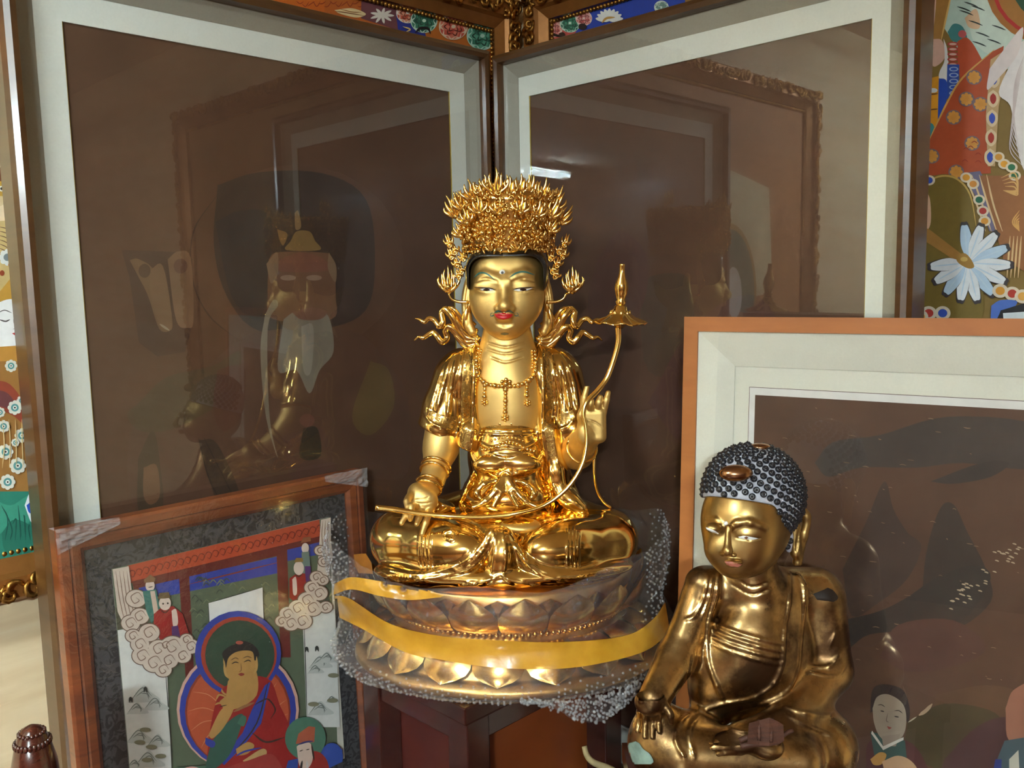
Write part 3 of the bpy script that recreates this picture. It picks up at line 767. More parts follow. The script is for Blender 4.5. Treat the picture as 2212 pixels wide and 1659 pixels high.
for k, c in enumerate(((60, 84, 180), (176, 50, 44), (60, 84, 190), (180, 56, 40), (60, 84, 190))):
    x, y = 2150 - k * 2.2, 172 + k * 42; side_r += [('c', [(x, y - 19), (x + 11, y - 9), (x + 11, y + 9), (x, y + 19), (x - 11, y + 9), (x - 11, y - 9)], (232, 210, 170)), ('c', [(x, y - 12), (x + 6, y - 5), (x + 6, y + 5), (x, y + 12), (x - 6, y + 5), (x - 6, y - 5)], c)]
side_r += [('c', [(2190, 130), (2212, 90), (2260, 110), (2260, 420), (2215, 370), (2196, 300), (2185, 230), (2160, 200)], (240, 234, 232)), ('c', [(2140, 150), (2170, 110), (2212, 60), (2200, 120), (2160, 170), (2135, 195)], (238, 226, 222))]
for k in range(12): side_r.append(('s', [(2215 - k * 2, 120 + k * 12), (2195 - k, 180 + k * 13), (2190 + k * 2, 250 + k * 10)], 2, (214, 200, 198)))
side_r += [('c', [(1990, 400), (2030, 378), (2070, 385), (2100, 430), (2112, 500), (2120, 700), (1985, 700)], (128, 106, 44)), ('s', [(1996, 404), (2030, 382), (2068, 386), (2098, 420), (2112, 490)], 4, (206, 170, 90)),
  ('p', [(2080, 375), (2120, 370), (2150, 430), (2170, 500), (2140, 500), (2120, 440)], (120, 112, 140)), ('p', [(2120, 380), (2240, 380), (2240, 600), (2170, 560)], (160, 104, 60))]
for k in range(4): side_r.append(('s', [(2086 + k * 16, 378), (2112 + k * 12, 440), (2132 + k * 12, 500)], 4, (232, 200, 150)))
for (x, y, c) in ((2010, 390, (60, 90, 190)), (2090, 384, (230, 160, 50)), (2105, 398, (224, 150, 60)), (2160, 340, (226, 160, 60)), (2172, 355, (238, 170, 50)), (2188, 362, (50, 120, 80)), (2118, 432, (40, 110, 80)), (2126, 456, (190, 60, 50)), (2130, 478, (230, 160, 60)), (2195, 380, (46, 110, 70))):
    side_r += [('e', x, y, 13, 11, (234, 218, 190)), ('e', x, y, 8, 7, c)]
for k in range(4): side_r.append(('s', [(2165 + k * 3, 385 + k * 6), (2195, 375 + k * 10), (2200, 410 + k * 4), (2170, 412)], 3, (226, 180, 110)))
for k in range(4): side_r.append(('s', [(2205, 455 + k * 8), (2190 + k * 4, 480), (2205, 500)], 3, (224, 170, 96)))
for k in range(4): side_r.append(('s', [(2185 + k * 8, 510), (2178 + k * 8, 600)], 4, (232, 196, 140)))
side_r += [('c', [(2000, 410), (2012, 430), (2014, 480), (2004, 500), (1996, 490)], (228, 184, 150)), ('p', [(1996, 490), (2010, 495), (2095, 560), (2085, 575), (2000, 520)], (176, 128, 62))]
# feather fan
for k in range(12):
    a = math.radians(-95 + k * 24.5); L = 92 - 12 * abs(math.sin(a * .5)); w = 30
    c = np.array([2094, 568]); d = np.array([math.cos(a), math.sin(a) * 0.98]); n_ = np.array([-d[1], d[0]])
    col = (238, 242, 246) if k % 3 else (196, 220, 240)
    pts = [c + d * 6, c + d * L * .5 + n_ * w * .5, c + d * L + n_ * w * .28, c + d * (L + 4), c + d * L - n_ * w * .3, c + d * L * .5 - n_ * w * .42]
    side_r += [('c', [tuple(q + d * 3) for q in pts], (66, 58, 60)), ('c', [tuple(c + (q - c) * .95) for q in pts], col), ('s', [tuple(c + d * 12), tuple(c + d * L * .9)], 3, (206, 226, 242))]
side_r += [('c', [(2066, 552), (2090, 548), (2108, 574), (2096, 580), (2074, 568)], (176, 132, 60)), ('e', 2086, 560, 8, 5, (214, 176, 96))]
for (x, y, c) in ((2010, 676, (190, 60, 50)), (2040, 676, (60, 90, 190)), (1992, 684, (230, 160, 50)), (2164, 628, (230, 160, 50)), (2190, 634, (190, 56, 40)), (2212, 640, (230, 170, 80))):
    side_r += [('e', x, y, 17, 15, (230, 214, 190)), ('e', x, y, 10, 9, c)]
side_r += [('c', [(2145, 660), (2165, 648), (2200, 650), (2190, 668), (2165, 690), (2145, 692)], (80, 116, 200)), ('c', [(2165, 670), (2230, 655), (2230, 700), (2160, 700)], (30, 30, 34)), ('p', [(2170, 676), (2230, 672), (2230, 700), (2172, 700)], (226, 236, 240))]
z1r = GR.sz(1172, 52, -0.03)[1] + 0.066; r0r = GR.sz(1176, 80, -0.03)[0] - 0.066
gilt_painting('gilt-framed painting of a white-bearded sage holding a feather fan', GR, max(r0r, wr_s0 + .057), 1.75, z0l - .02, z1r, top_r + side_r, (150, 110, 56), 0.05)

# ================================================================ wrapped painting leaning in front of the left glazed frame
M_REDWOOD = wood('red_brown_frame_wood', rgb(98, 44, 20), rgb(146, 76, 36), 0.35, 6, (1, 1, 8), 0.5)
M_DAMASK = None
m, nt, b_ = new_mat('dark_damask'); n1 = noise_node(nt, 48, 2, 0.5, None, 3.0)
r_ = ramp(nt, n1.outputs[0], [(0.46, rgb(42, 42, 44)), (0.52, rgb(72, 72, 74))]); link(nt, r_.outputs[0], b_.inputs['Base Color']); b_.inputs['Roughness'].default_value = .55
bump(nt, n1.outputs[0], b_, 0.3, 0.001); M_DAMASK = m
WL = Board(QL + NL * 0.080 + ZUP * 0, EL, NL, 0.03)
ws1, wz1 = WL.sz(118, 1140); ws0, wz1b = WL.sz(785, 1020); wz1 = (wz1 + wz1b) / 2; wz0 = PLAT + 0.004
WL.q = WL.q                                                        # lean: the foot stands a little forward
wt = thing('wrapped_painting', 'red-brown framed painting of a red-robed seated Buddha with clouds, under clear film', 'painting', WL.pt((ws0 + ws1) / 2, wz0, 0))
FW = 0.036
rails(wt, 'frame_rail', WL, ws0, ws1, wz0, wz1, [(0, -0.026), (0, -0.003), (0.004, 0.001), (0.014, 0.003), (0.016, 0.0), (0.019, 0.002), (0.030, 0.0), (FW, -0.006), (FW, -0.026)], M_REDWOOD)
flat_rect(wt, 'damask_mount', WL, ws0 + FW - .003, ws1 - FW + .003, wz0 + FW - .003, wz1 - FW + .003, -0.009, M_DAMASK, 0.004)
D0 = -0.0088
W_, = ((246, 244, 238),); BLU = (52, 70, 168); RED = (164, 34, 30); VER = (190, 74, 40); DRD = (110, 36, 28); GRN = (98, 112, 88); CLD = (224, 206, 190); SKN = (196, 150, 84); INK = (60, 44, 36)
wp = [('p', [(241, 1229), (711, 1117), (735, 1720), (275, 1720)], GRN),
  ('p', [(275, 1222), (690, 1122), (692, 1163), (282, 1260)], VER), ('p', [(285, 1256), (692, 1158), (692, 1178), (290, 1276)], DRD),
  ('p', [(300, 1270), (600, 1202), (600, 1238), (300, 1300)], BLU), ('p', [(610, 1190), (715, 1165), (716, 1192), (612, 1214)], BLU),
  ('p', [(386, 1238), (408, 1232), (420, 1470), (402, 1480)], DRD), ('p', [(597, 1190), (620, 1184), (628, 1420), (606, 1420)], DRD), ('s', [(408, 1262), (600, 1215)], 3, (150, 60, 40))]
for k in range(28):
    t = k / 27; x, y = 285 + t * 405, 1240 - t * 98
    wp.append(('s', [(x - 9, y + 6), (x - 3, y - 7), (x + 6, y - 5), (x + 3, y + 6), (x - 4, y + 3)], 2, (130, 40, 24)))
for k in range(60):
    x = rng.uniform(412, 598); y = rng.uniform(1250, 1420); wp.append(('s', [(x - 8, y + 4), (x, y - 5), (x + 8, y + 2)], 2.5, (124, 136, 104) if k % 2 else (72, 86, 72)))
wp += [('p', [(449, 1302), (566, 1268), (572, 1400), (452, 1420)], W_), ('s', [(449, 1302), (566, 1268)], 2, (50, 56, 50)), ('s', [(449, 1302), (453, 1420)], 2, (50, 56, 50)), ('s', [(566, 1268), (572, 1400)], 2, (50, 56, 50)),
  ('p', [(248, 1362), (355, 1345), (372, 1720), (276, 1720)], (232, 232, 226)), ('p', [(652, 1330), (722, 1315), (733, 1570), (662, 1570)], (232, 232, 226)),
  ('p', [(241, 1310), (270, 1355), (248, 1362)], (80, 80, 60)), ('s', [(355, 1430), (372, 1660)], 2, (50, 56, 50)), ('s', [(655, 1335), (662, 1545)], 2, (50, 56, 50))]
# ink landscape on the side panels
for (x, y, s_) in ((310, 1500, 34), (335, 1520, 28), (295, 1530, 24), (300, 1590, 30), (340, 1600, 26), (320, 1640, 34), (290, 1650, 20), (690, 1430, 26), (705, 1420, 22), (680, 1445, 18), (690, 1530, 28), (715, 1510, 14)):
    wp.append(('c', [(x - s_, y + s_ * .5), (x - s_ * .5, y - s_ * .1), (x, y - s_ * .6), (x + s_ * .4, y - s_ * .2), (x + s_, y + s_ * .4)], (204, 208, 202)))
    for j in range(3): wp.append(('s', [(x - s_ * (.8 - j * .3), y + s_ * (.3 - j * .2)), (x - s_ * .1 + j * 5, y - s_ * (.45 - j * .2)), (x + s_ * (.5 - j * .1), y + s_ * (.1 + j * .1))], 2, (120, 126, 120)))
for (x, y) in ((312, 1575), (300, 1602), (325, 1612), (316, 1640), (345, 1632), (718, 1458), (716, 1512), (675, 1520)): wp.append(('e', x, y, 12, 5, (142, 140, 112)))
for (x, y) in ((312, 1488), (280, 1510), (660, 1402), (682, 1400)): wp.append(('s', [(x - 3, y + 6), (x, y - 4), (x + 4, y + 6)], 5, (60, 66, 62)))
# clouds with attendants
def cloud(puffs):
    o = []
    for x, y, r in puffs: o.append(('e', x, y, r + 2, r * .85 + 2, (120, 92, 76)))
    for x, y, r in puffs: o.append(('e', x, y, r, r * .85, CLD))
    for x, y, r in puffs:
        o.append(('s', [(x + r * .7, y), (x + r * .2, y - r * .6), (x - r * .5, y - r * .2), (x - r * .2, y + r * .45), (x + r * .3, y + r * .2), (x, y - r * .1)], 2, (140, 108, 92)))
    return o
wp += [('p', [(241, 1229), (276, 1222), (286, 1300), (300, 1365), (275, 1370), (252, 1320)], CLD)]
for k in range(4): wp.append(('s', [(248 + k * 8, 1232), (256 + k * 8, 1290), (268 + k * 8, 1345)], 2, (150, 118, 100)))
wp += cloud([(292, 1292, 22), (300, 1330, 20), (280, 1345, 20)])
wp += [('e', 322, 1264, 10, 12, (236, 214, 200)), ('p', [(308, 1252), (322, 1240), (334, 1248), (332, 1256), (310, 1258)], (140, 104, 70)), ('s', [(318, 1268), (328, 1266)], 2, INK), ('p', [(306, 1276), (335, 1272), (345, 1320), (325, 1345), (314, 1320)], (60, 128, 116)), ('p', [(322, 1276), (332, 1275), (340, 1320), (330, 1325)], (222, 196, 176)),
  ('p', [(330, 1325), (345, 1312), (372, 1308), (392, 1325), (408, 1375), (345, 1385), (330, 1350)], RED), ('e', 354, 1302, 13, 15, (238, 216, 200)), ('p', [(338, 1292), (342, 1280), (362, 1278), (366, 1290), (352, 1292)], (120, 96, 62)), ('s', [(344, 1316), (354, 1322), (364, 1314)], 3, (90, 40, 30)),
  ('e', 350, 1303, 2, 2, INK), ('e', 360, 1302, 2, 2, INK), ('c', [(368, 1318), (378, 1315), (382, 1345), (372, 1352)], (240, 216, 200)), ('p', [(368, 1352), (382, 1350), (388, 1380), (370, 1382)], (90, 50, 110))]
wp += cloud([(285, 1372, 16), (320, 1365, 22), (300, 1390, 20), (305, 1415, 22), (330, 1430, 24), (350, 1445, 18), (340, 1400, 22), (370, 1395, 26), (362, 1425, 20), (392, 1415, 18), (410, 1395, 18), (355, 1392, 14), (400, 1380, 14)])
wp += [('p', [(690, 1122), (711, 1117), (712, 1170), (716, 1200), (700, 1260), (680, 1260), (686, 1180)], CLD)]
for k in range(3): wp.append(('s', [(694 + k * 6, 1124), (692 + k * 6, 1160), (698 + k * 4, 1200)], 2, (150, 118, 100)))
wp += [('e', 656, 1183, 8, 11, (236, 214, 200)), ('p', [(646, 1172), (652, 1160), (668, 1158), (668, 1168)], (160, 96, 60)), ('p', [(648, 1192), (664, 1190), (668, 1230), (650, 1240)], (120, 140, 130)), ('p', [(655, 1222), (668, 1222), (668, 1280), (658, 1290)], (90, 50, 120)),
  ('p', [(622, 1248), (640, 1236), (656, 1238), (660, 1285), (640, 1305), (622, 1290)], RED), ('e', 642, 1226, 11, 15, (238, 216, 200)), ('p', [(632, 1214), (636, 1204), (650, 1204), (652, 1212)], (150, 120, 60)), ('s', [(634, 1238), (642, 1244), (650, 1238)], 3, (90, 40, 30)), ('c', [(628, 1250), (636, 1246), (638, 1280), (630, 1282)], (236, 212, 196))]
wp += cloud([(688, 1188, 12), (696, 1212, 12), (680, 1245, 14), (694, 1252, 12), (670, 1268, 16), (686, 1280, 18), (660, 1295, 20), (640, 1312, 20), (618, 1325, 18), (625, 1345, 18), (650, 1340, 20), (605, 1340, 14), (672, 1312, 20), (700, 1310, 14)])
# main figure: aureole, halo, robe
wp += [('e', 510, 1530, 132, 132, (226, 178, 160)), ('e', 510, 1532, 126, 128, BLU), ('e', 510, 1535, 114, 118, (150, 60, 40)), ('e', 510, 1537, 110, 114, (198, 90, 54))]
for k in range(16):
    a = k * .4; wp.append(('s', [(510 + 40 * math.cos(a), 1540 + 40 * math.sin(a)), (510 + 76 * math.cos(a + .12), 1540 + 76 * math.sin(a + .12)), (510 + 108 * math.cos(a), 1540 + 108 * math.sin(a))], 1.5, (226, 150, 110)))
wp += [('e', 510, 1410, 93, 92, BLU), ('e', 512, 1412, 82, 82, (176, 66, 44)), ('e', 514, 1413, 75, 75, (50, 78, 60)),
  ('c', [(440, 1660), (452, 1560), (470, 1495), (500, 1470), (540, 1458), (580, 1468), (600, 1520), (625, 1580), (635, 1680), (440, 1720)], RED),
  ('c', [(488, 1470), (500, 1455), (545, 1440), (550, 1500), (500, 1530), (485, 1510)], SKN),
  ('c', [(478, 1428), (480, 1408), (500, 1390), (530, 1385), (548, 1400), (552, 1420), (545, 1445), (520, 1470), (500, 1472), (484, 1455)], SKN),
  ('c', [(480, 1425), (476, 1408), (490, 1395), (505, 1388), (512, 1382), (530, 1384), (548, 1395), (556, 1412), (546, 1425), (540, 1405), (510, 1405), (490, 1418), (484, 1440)], (40, 36, 34)),
  ('e', 513, 1386, 8, 4, (186, 90, 70)), ('s', [(496, 1432), (504, 1428), (512, 1430)], 2.5, INK), ('s', [(522, 1428), (532, 1424), (538, 1427)], 2.5, INK), ('s', [(494, 1424), (504, 1419), (512, 1422)], 2, (110, 80, 50)), ('s', [(520, 1420), (530, 1416), (540, 1419)], 2, (110, 80, 50)),
  ('s', [(516, 1430), (517, 1445), (512, 1449)], 2, (140, 96, 56)), ('c', [(510, 1454), (517, 1451), (524, 1454), (517, 1458)], (150, 54, 44)), ('s', [(480, 1425), (482, 1450), (488, 1462)], 5, (206, 162, 96)), ('s', [(550, 1416), (550, 1440), (545, 1452)], 5, (206, 162, 96)),
  ('p', [(540, 1530), (568, 1478), (580, 1470), (560, 1560), (520, 1610), (480, 1650), (470, 1640), (520, 1580)], BLU), ('s', [(575, 1470), (550, 1560), (500, 1625)], 3, INK),
  ('c', [(452, 1600), (490, 1555), (520, 1540), (512, 1580), (490, 1630), (455, 1660), (440, 1655)], (56, 100, 84)), ('c', [(508, 1560), (518, 1543), (528, 1548), (522, 1566)], (70, 120, 100)),
  ('c', [(446, 1585), (470, 1535), (490, 1520), (500, 1530), (478, 1570), (455, 1592)], SKN), ('c', [(440, 1590), (460, 1600), (456, 1612), (440, 1605)], BLU),
  ('c', [(470, 1512), (490, 1498), (510, 1505), (505, 1522), (485, 1530), (476, 1524)], SKN), ('s', [(488, 1505), (470, 1498), (462, 1510)], 4, SKN), ('s', [(490, 1502), (478, 1494), (474, 1486)], 4, SKN), ('s', [(480, 1518), (468, 1516), (460, 1520)], 4, SKN), ('s', [(486, 1520), (470, 1524)], 2, INK),
  ('s', [(500, 1535), (520, 1525), (545, 1515)], 6, (160, 110, 70)), ('s', [(545, 1520), (560, 1512), (575, 1508), (590, 1530), (580, 1550)], 3, INK), ('s', [(540, 1580), (570, 1600), (610, 1590)], 4, (70, 50, 40)),
  ('c', [(505, 1615), (530, 1600), (545, 1608), (530, 1625), (510, 1628)], SKN), ('c', [(520, 1640), (560, 1615), (572, 1622), (560, 1640), (530, 1650)], (206, 170, 110)), ('s', [(505, 1630), (525, 1620), (560, 1612)], 4, BLU),
  ('c', [(470, 1660), (530, 1640), (590, 1630), (610, 1720), (470, 1720)], (172, 60, 54)),
  # small attendant, lower right
  ('e', 655, 1592, 44, 46, (84, 132, 108)), ('p', [(618, 1640), (735, 1615), (740, 1720), (600, 1720)], (52, 80, 164)), ('e', 712, 1632, 24, 30, (54, 88, 178)), ('c', [(640, 1630), (680, 1620), (705, 1650), (700, 1720), (640, 1720)], (170, 50, 40)),
  ('c', [(636, 1610), (650, 1600), (668, 1606), (670, 1640), (656, 1660), (642, 1650)], (232, 204, 186)), ('p', [(634, 1604), (640, 1582), (662, 1566), (676, 1568), (674, 1600)], (186, 96, 66)), ('s', [(638, 1606), (656, 1600), (672, 1598)], 4, (60, 60, 120)), ('s', [(668, 1604), (674, 1640)], 4, INK),
  ('s', [(642, 1620), (650, 1617)], 2, INK), ('s', [(656, 1617), (664, 1615)], 2, INK), ('s', [(648, 1640), (644, 1664)], 5, (60, 50, 46)), ('s', [(658, 1640), (660, 1668)], 5, (220, 216, 210)),
  ('p', [(372, 1655), (440, 1650), (440, 1720), (378, 1720)], (84, 120, 96)), ('c', [(380, 1660), (410, 1652), (430, 1660), (410, 1672)], (226, 170, 160))]
pic_in = (WL.sz(711, 1117, D0)[0] , WL.sz(241, 1229, D0)[0], wz0 + .12, wz1 - FW + .0)
pm = plain('painting_paper', rgb(206, 200, 186), 0.7)
pp = flat_rect(wt, 'painted_sheet', WL, pic_in[0], pic_in[1], pic_in[2], WL.sz(476, 1173, D0)[1], D0 + .0003, pm, 0.001)
art(pp, 'painted_scene', WL, D0 + .0003, wp, M_PAINT, (pic_in[0], pic_in[1], pic_in[2], 9))
# clear film: taut over the front, bunched at the upper corners
def film_mat(name, bscale, bstr, white=0.10, rough=0.12, ior=1.55):
    m = glass_mat(name, (0.97, 0.97, 0.97, 1), ior, rough); nt = m.node_tree
    g = [n for n in nt.nodes if n.type == 'BSDF_GLOSSY'][0]; o = [n for n in nt.nodes if n.type == 'OUTPUT_MATERIAL'][0]; mx = [n for n in nt.nodes if n.type == 'MIX_SHADER'][0]
    n = noise_node(nt, bscale, 4, 0.6, None, 1.2); k = nt.nodes.new('ShaderNodeBump'); k.inputs['Strength'].default_value = bstr; k.inputs['Distance'].default_value = 0.004
    link(nt, n.outputs[0], k.inputs['Height']); link(nt, k.outputs[0], g.inputs['Normal'])
    df = nt.nodes.new('ShaderNodeBsdfDiffuse'); df.inputs[0].default_value = (0.85, 0.86, 0.88, 1); m2 = nt.nodes.new('ShaderNodeMixShader'); m2.inputs[0].default_value = white
    link(nt, mx.outputs[0], m2.inputs[1]); link(nt, df.outputs[0], m2.inputs[2]); link(nt, m2.outputs[0], o.inputs[0])
    return m
M_FILM = film_mat('clear_wrapping_film', 30, 0.3, 0.006, 0.05)
M_CRINKLE = film_mat('crinkled_film', 160, 1.0, 0.16, 0.08)
flat_rect(wt, 'clear_film', WL, ws0 - .001, ws1 + .001, wz0, wz1 + .001, 0.0046, M_FILM, 0.0003)
for (sx, dr) in ((ws1, -1), (ws0, 1)):
    V = []; Fc = []; n, m_ = 14, 8
    for j in range(m_ + 1):
        for i in range(n + 1):
            u = i / n; v = j / m_; a = sx + dr * (u * 0.085 - 0.002); z = wz1 + 0.004 - v * 0.035 * (1 - u * .7)
            V.append(WL.pt(a, z, 0.006 + rng.uniform(0, 0.005) * (1 - u * .6)))
    for j in range(m_):
        for i in range(n): Fc.append((j * (n + 1) + i, j * (n + 1) + i + 1, (j + 1) * (n + 1) + i + 1, (j + 1) * (n + 1) + i))
    mesh_obj('bunched_film_corner', V, Fc, M_CRINKLE, wt)

# ================================================================ orange framed painting leaning on the right
OA = math.radians(34)
EO = np.array([math.cos(OA), -math.sin(OA), 0]); NO = np.array([-math.sin(OA), -math.cos(OA), 0])
M_ORANGE = wood('orange_brown_wood', rgb(164, 96, 44), rgb(182, 112, 54), 0.45, 5, (1, 1, 4), 0.1, 0.03)
M_CREAM = plain('cream_linen', rgb(222, 221, 207), 0.85, 0, 0.03, 400, 0.12)
M_WPAPER = plain('white_border_paper', rgb(222, 220, 216), 0.85, 0, 0.05, 50)
_oq = P(1478, 690, 1.285)
OB = Board(np.array([_oq[0], _oq[1], 0]), EO, NO, 0.05)
for _ in range(3):                                                 # slide the board so that its upper corner meets the pixel at that distance
    a, z = OB.sz(1478, 686); OB.q = OB.q + OB.e * a
oz1 = OB.sz(1478, 684)[1]; oz0 = (PLAT + 0.0) / math.cos(0.05) + .002; oW = 0.70
ot = thing('leaning_painting', 'orange-brown framed painting with cream mount of figures on dark silk', 'painting', OB.pt(oW / 2, oz0, 0))
ow = 0.0225
rails(ot, 'frame_rail', OB, 0, oW, oz0, oz1, [(0, -0.035), (0, 0.0), (ow, 0.0), (ow, -0.035)], M_ORANGE)
i1 = OB.sz(1585, 793, -0.022)[0]; k1 = oz1 - OB.sz(1585, 793, -0.022)[1]; iw = (i1 + k1) / 2
rails(ot, 'mount_slope', OB, 0, oW, oz0, oz1, [(ow, -0.004), (iw, -0.022), (ow, -0.03)], M_CREAM)
flat_rect(ot, 'mount_board', OB, iw - .002, oW - iw + .002, oz0 + iw - .002, oz1 - iw + .002, -0.024, M_CREAM, 0.003)
j1 = OB.sz(1632, 853, -0.024); a0 = j1[0]; zt = j1[1]
flat_rect(ot, 'paper_border', OB, a0 - .009, oW - a0 + .009, oz0 + .12, zt + .011, -0.0234, M_WPAPER, 0.001)
for (c0, c1, d0, d1) in ((a0 - .0098, a0 - .009, oz0 + .12, zt + .0118), (oW - a0 + .009, oW - a0 + .0098, oz0 + .12, zt + .0118), (a0 - .0098, oW - a0 + .0098, zt + .011, zt + .0118)):
    flat_rect(ot, 'ruled_line', OB, c0, c1, d0, d1, -0.0236, plain('brown_ink_line', rgb(90, 66, 54), 0.8), 0.0012)
sk = flat_rect(ot, 'silk_painting', OB, a0, oW - a0, oz0 + .13, zt, -0.0226, M_SILK, 0.001)
od = [('c', [(1760, 1000), (1800, 955), (1900, 940), (2050, 900), (2240, 920), (2240, 1010), (2080, 1000), (1980, 1010), (1860, 1010), (1790, 1030)], (66, 54, 46)),
  ('c', [(2010, 1040), (2120, 1000), (2180, 1000), (2140, 1030), (2060, 1045)], (60, 48, 40)),
  ('c', [(1820, 1230), (1870, 1130), (1910, 1040), (1930, 1100), (1960, 1150), (1990, 1180), (1960, 1250), (1900, 1300), (1840, 1330)], (72, 52, 40)),
  ('c', [(1990, 1330), (2000, 1200), (2030, 1100), (2060, 1090), (2090, 1150), (2130, 1230), (2140, 1300), (2060, 1360)], (62, 48, 38)),
  ('c', [(1820, 1340), (1900, 1320), (1960, 1290), (2020, 1250), (2100, 1220), (2140, 1250), (2080, 1340), (2000, 1360), (1880, 1370), (1830, 1400)], (56, 46, 38)),
  ('c', [(1900, 1420), (1940, 1350), (2060, 1340), (2130, 1400), (2060, 1440), (1960, 1450)], (88, 56, 44)),
  ('c', [(2020, 1500), (2130, 1480), (2200, 1500), (2150, 1560), (2030, 1560)], (98, 68, 44)),
  ('c', [(1960, 1560), (2040, 1520), (2150, 1540), (2160, 1600), (2040, 1660), (1960, 1620)], (74, 60, 32)),
  ('c', [(2040, 1640), (2110, 1570), (2180, 1550), (2240, 1600), (2240, 1720), (2030, 1720)], (76, 46, 44)),
  ('c', [(2172, 1530), (2190, 1490), (2240, 1480), (2240, 1600), (2180, 1600)], (160, 106, 82)), ('p', [(2150, 1650), (2170, 1600), (2230, 1590), (2230, 1700), (2150, 1700)], (70, 90, 96)), ('p', [(2180, 1640), (2200, 1620), (2205, 1720), (2180, 1720)], (190, 186, 170)), ('p', [(2150, 1640), (2164, 1640), (2160, 1700), (2140, 1700)], (40, 56, 130)),
  ('c', [(1870, 1660), (1880, 1600), (1960, 1600), (2000, 1650), (2010, 1720), (1860, 1720)], (84, 44, 42)), ('p', [(1880, 1580), (1955, 1600), (1960, 1650), (1890, 1640)], (54, 84, 76)),
  ('c', [(1880, 1540), (1885, 1490), (1910, 1478), (1950, 1490), (1965, 1530), (1962, 1560), (1950, 1550), (1900, 1530)], (56, 42, 38)),
  ('c', [(1885, 1530), (1895, 1505), (1920, 1500), (1950, 1520), (1958, 1555), (1950, 1590), (1925, 1605), (1900, 1590), (1888, 1560)], (160, 142, 122)), ('p', [(1905, 1590), (1945, 1585), (1935, 1612), (1908, 1612)], (150, 132, 114)),
  ('s', [(1896, 1523), (1904, 1522), (1912, 1527)], 2, INK), ('s', [(1902, 1535), (1910, 1537)], 3, INK), ('s', [(1932, 1535), (1942, 1535), (1950, 1541)], 2, INK), ('s', [(1932, 1547), (1942, 1549)], 3, INK), ('s', [(1918, 1540), (1915, 1556), (1920, 1560)], 2, (120, 100, 86)), ('c', [(1916, 1568), (1922, 1570), (1926, 1572), (1920, 1575)], (150, 70, 60)),
  ('p', [(1884, 1578), (1908, 1612), (1952, 1592), (1952, 1598), (1908, 1620), (1882, 1584)], (212, 204, 190)),
  ('c', [(1880, 1640), (1900, 1625), (1915, 1630), (1905, 1650), (1888, 1652)], (190, 140, 70)), ('c', [(1905, 1645), (1940, 1632), (1970, 1645), (1980, 1670), (1920, 1675)], (200, 160, 120)), ('s', [(1985, 1545), (2000, 1535), (2014, 1520)], 8, (180, 150, 120)), ('s', [(1962, 1560), (1980, 1548)], 3, (190, 176, 150)),
  ]
for k in range(70):                                                # flaked pigment
    x = rng.uniform(1680, 2205); y = rng.uniform(880, 1480); L = rng.uniform(3, 16); od.append(('s', [(x, y), (x + L * .5, y + rng.uniform(-1, 2)), (x + L, y + 2)], rng.uniform(1.0, 2.2), (140, 112, 84)))
for k in range(40):
    t = rng.uniform(0, 1); x = 2200 - t * 160 + rng.uniform(-20, 20); y = 1170 + t * 150 + rng.uniform(-14, 14); od.append(('s', [(x, y), (x + 5, y + 1), (x + 9, y + 3)], 3, (190, 168, 138)))
art(sk, 'painted_figures', OB, -0.0226, od, M_PAINT_DARK, (a0, oW - a0, oz0 + .13, zt))
flat_rect(ot, 'glass_pane', OB, ow - .003, oW - ow + .003, oz0 + ow - .003, oz1 - ow + .003, -0.002, M_GLASS, 0.0004)
flat_rect(ot, 'backing_board', OB, ow, oW - ow, oz0 + ow, oz1 - ow, -0.031, M_ORANGE, 0.003)
# ================================================================ gilded crowned bodhisattva
Y0 = 1.42
U = Y0 / F_PX
def S(x, y, w=0.0): return P(x, y, Y0 + w * U)
def R_(px, w=0.0): return px * (Y0 + w * U) / F_PX
def R3(rx, rd, rz, w=0.0): return np.array([R_(rx, w), rd * U, R_(rz, w)])
M_POL = gold('polished_gold', (0.92, 0.60, 0.18, 1), 0.13, 0.05, 30)
M_SAT = gold('satin_gold', (0.84, 0.57, 0.20, 1), 0.50, 0.03, 60)
M_ORN = gold('cast_gold_ornament', (0.92, 0.58, 0.17, 1), 0.17, 0.1, 90)
M_BLACK = plain('black_lacquer', rgb(16, 14, 14), 0.22, 0, 0.1, 40, 0, None, 0.5)
m, nt, b_ = new_mat('etched_gold_border')
n1 = noise_node(nt, 110, 2, 0.4, None, 1.6); r1 = ramp(nt, n1.outputs[0], [(0.47, (0.30, 0.16, 0.04, 1)), (0.52, (0.88, 0.58, 0.18, 1))])
link(nt, r1.outputs[0], b_.inputs['Base Color']); b_.inputs['Metallic'].default_value = 1.0
r2 = ramp(nt, n1.outputs[0], [(0.47, (0.55,) * 3 + (1,)), (0.52, (0.2,) * 3 + (1,))]); link(nt, r2.outputs[0], b_.inputs['Roughness'])
bump(nt, n1.outputs[0], b_, 0.35, 0.001); M_ETCH = m
SEAT = 0.988
bod = thing('bodhisattva_statue', 'polished gold seated bodhisattva with tall spiky crown on a plastic-wrapped lotus pedestal', 'statue', (S(1092, 1200)[0], Y0 - 0.03, SEAT))
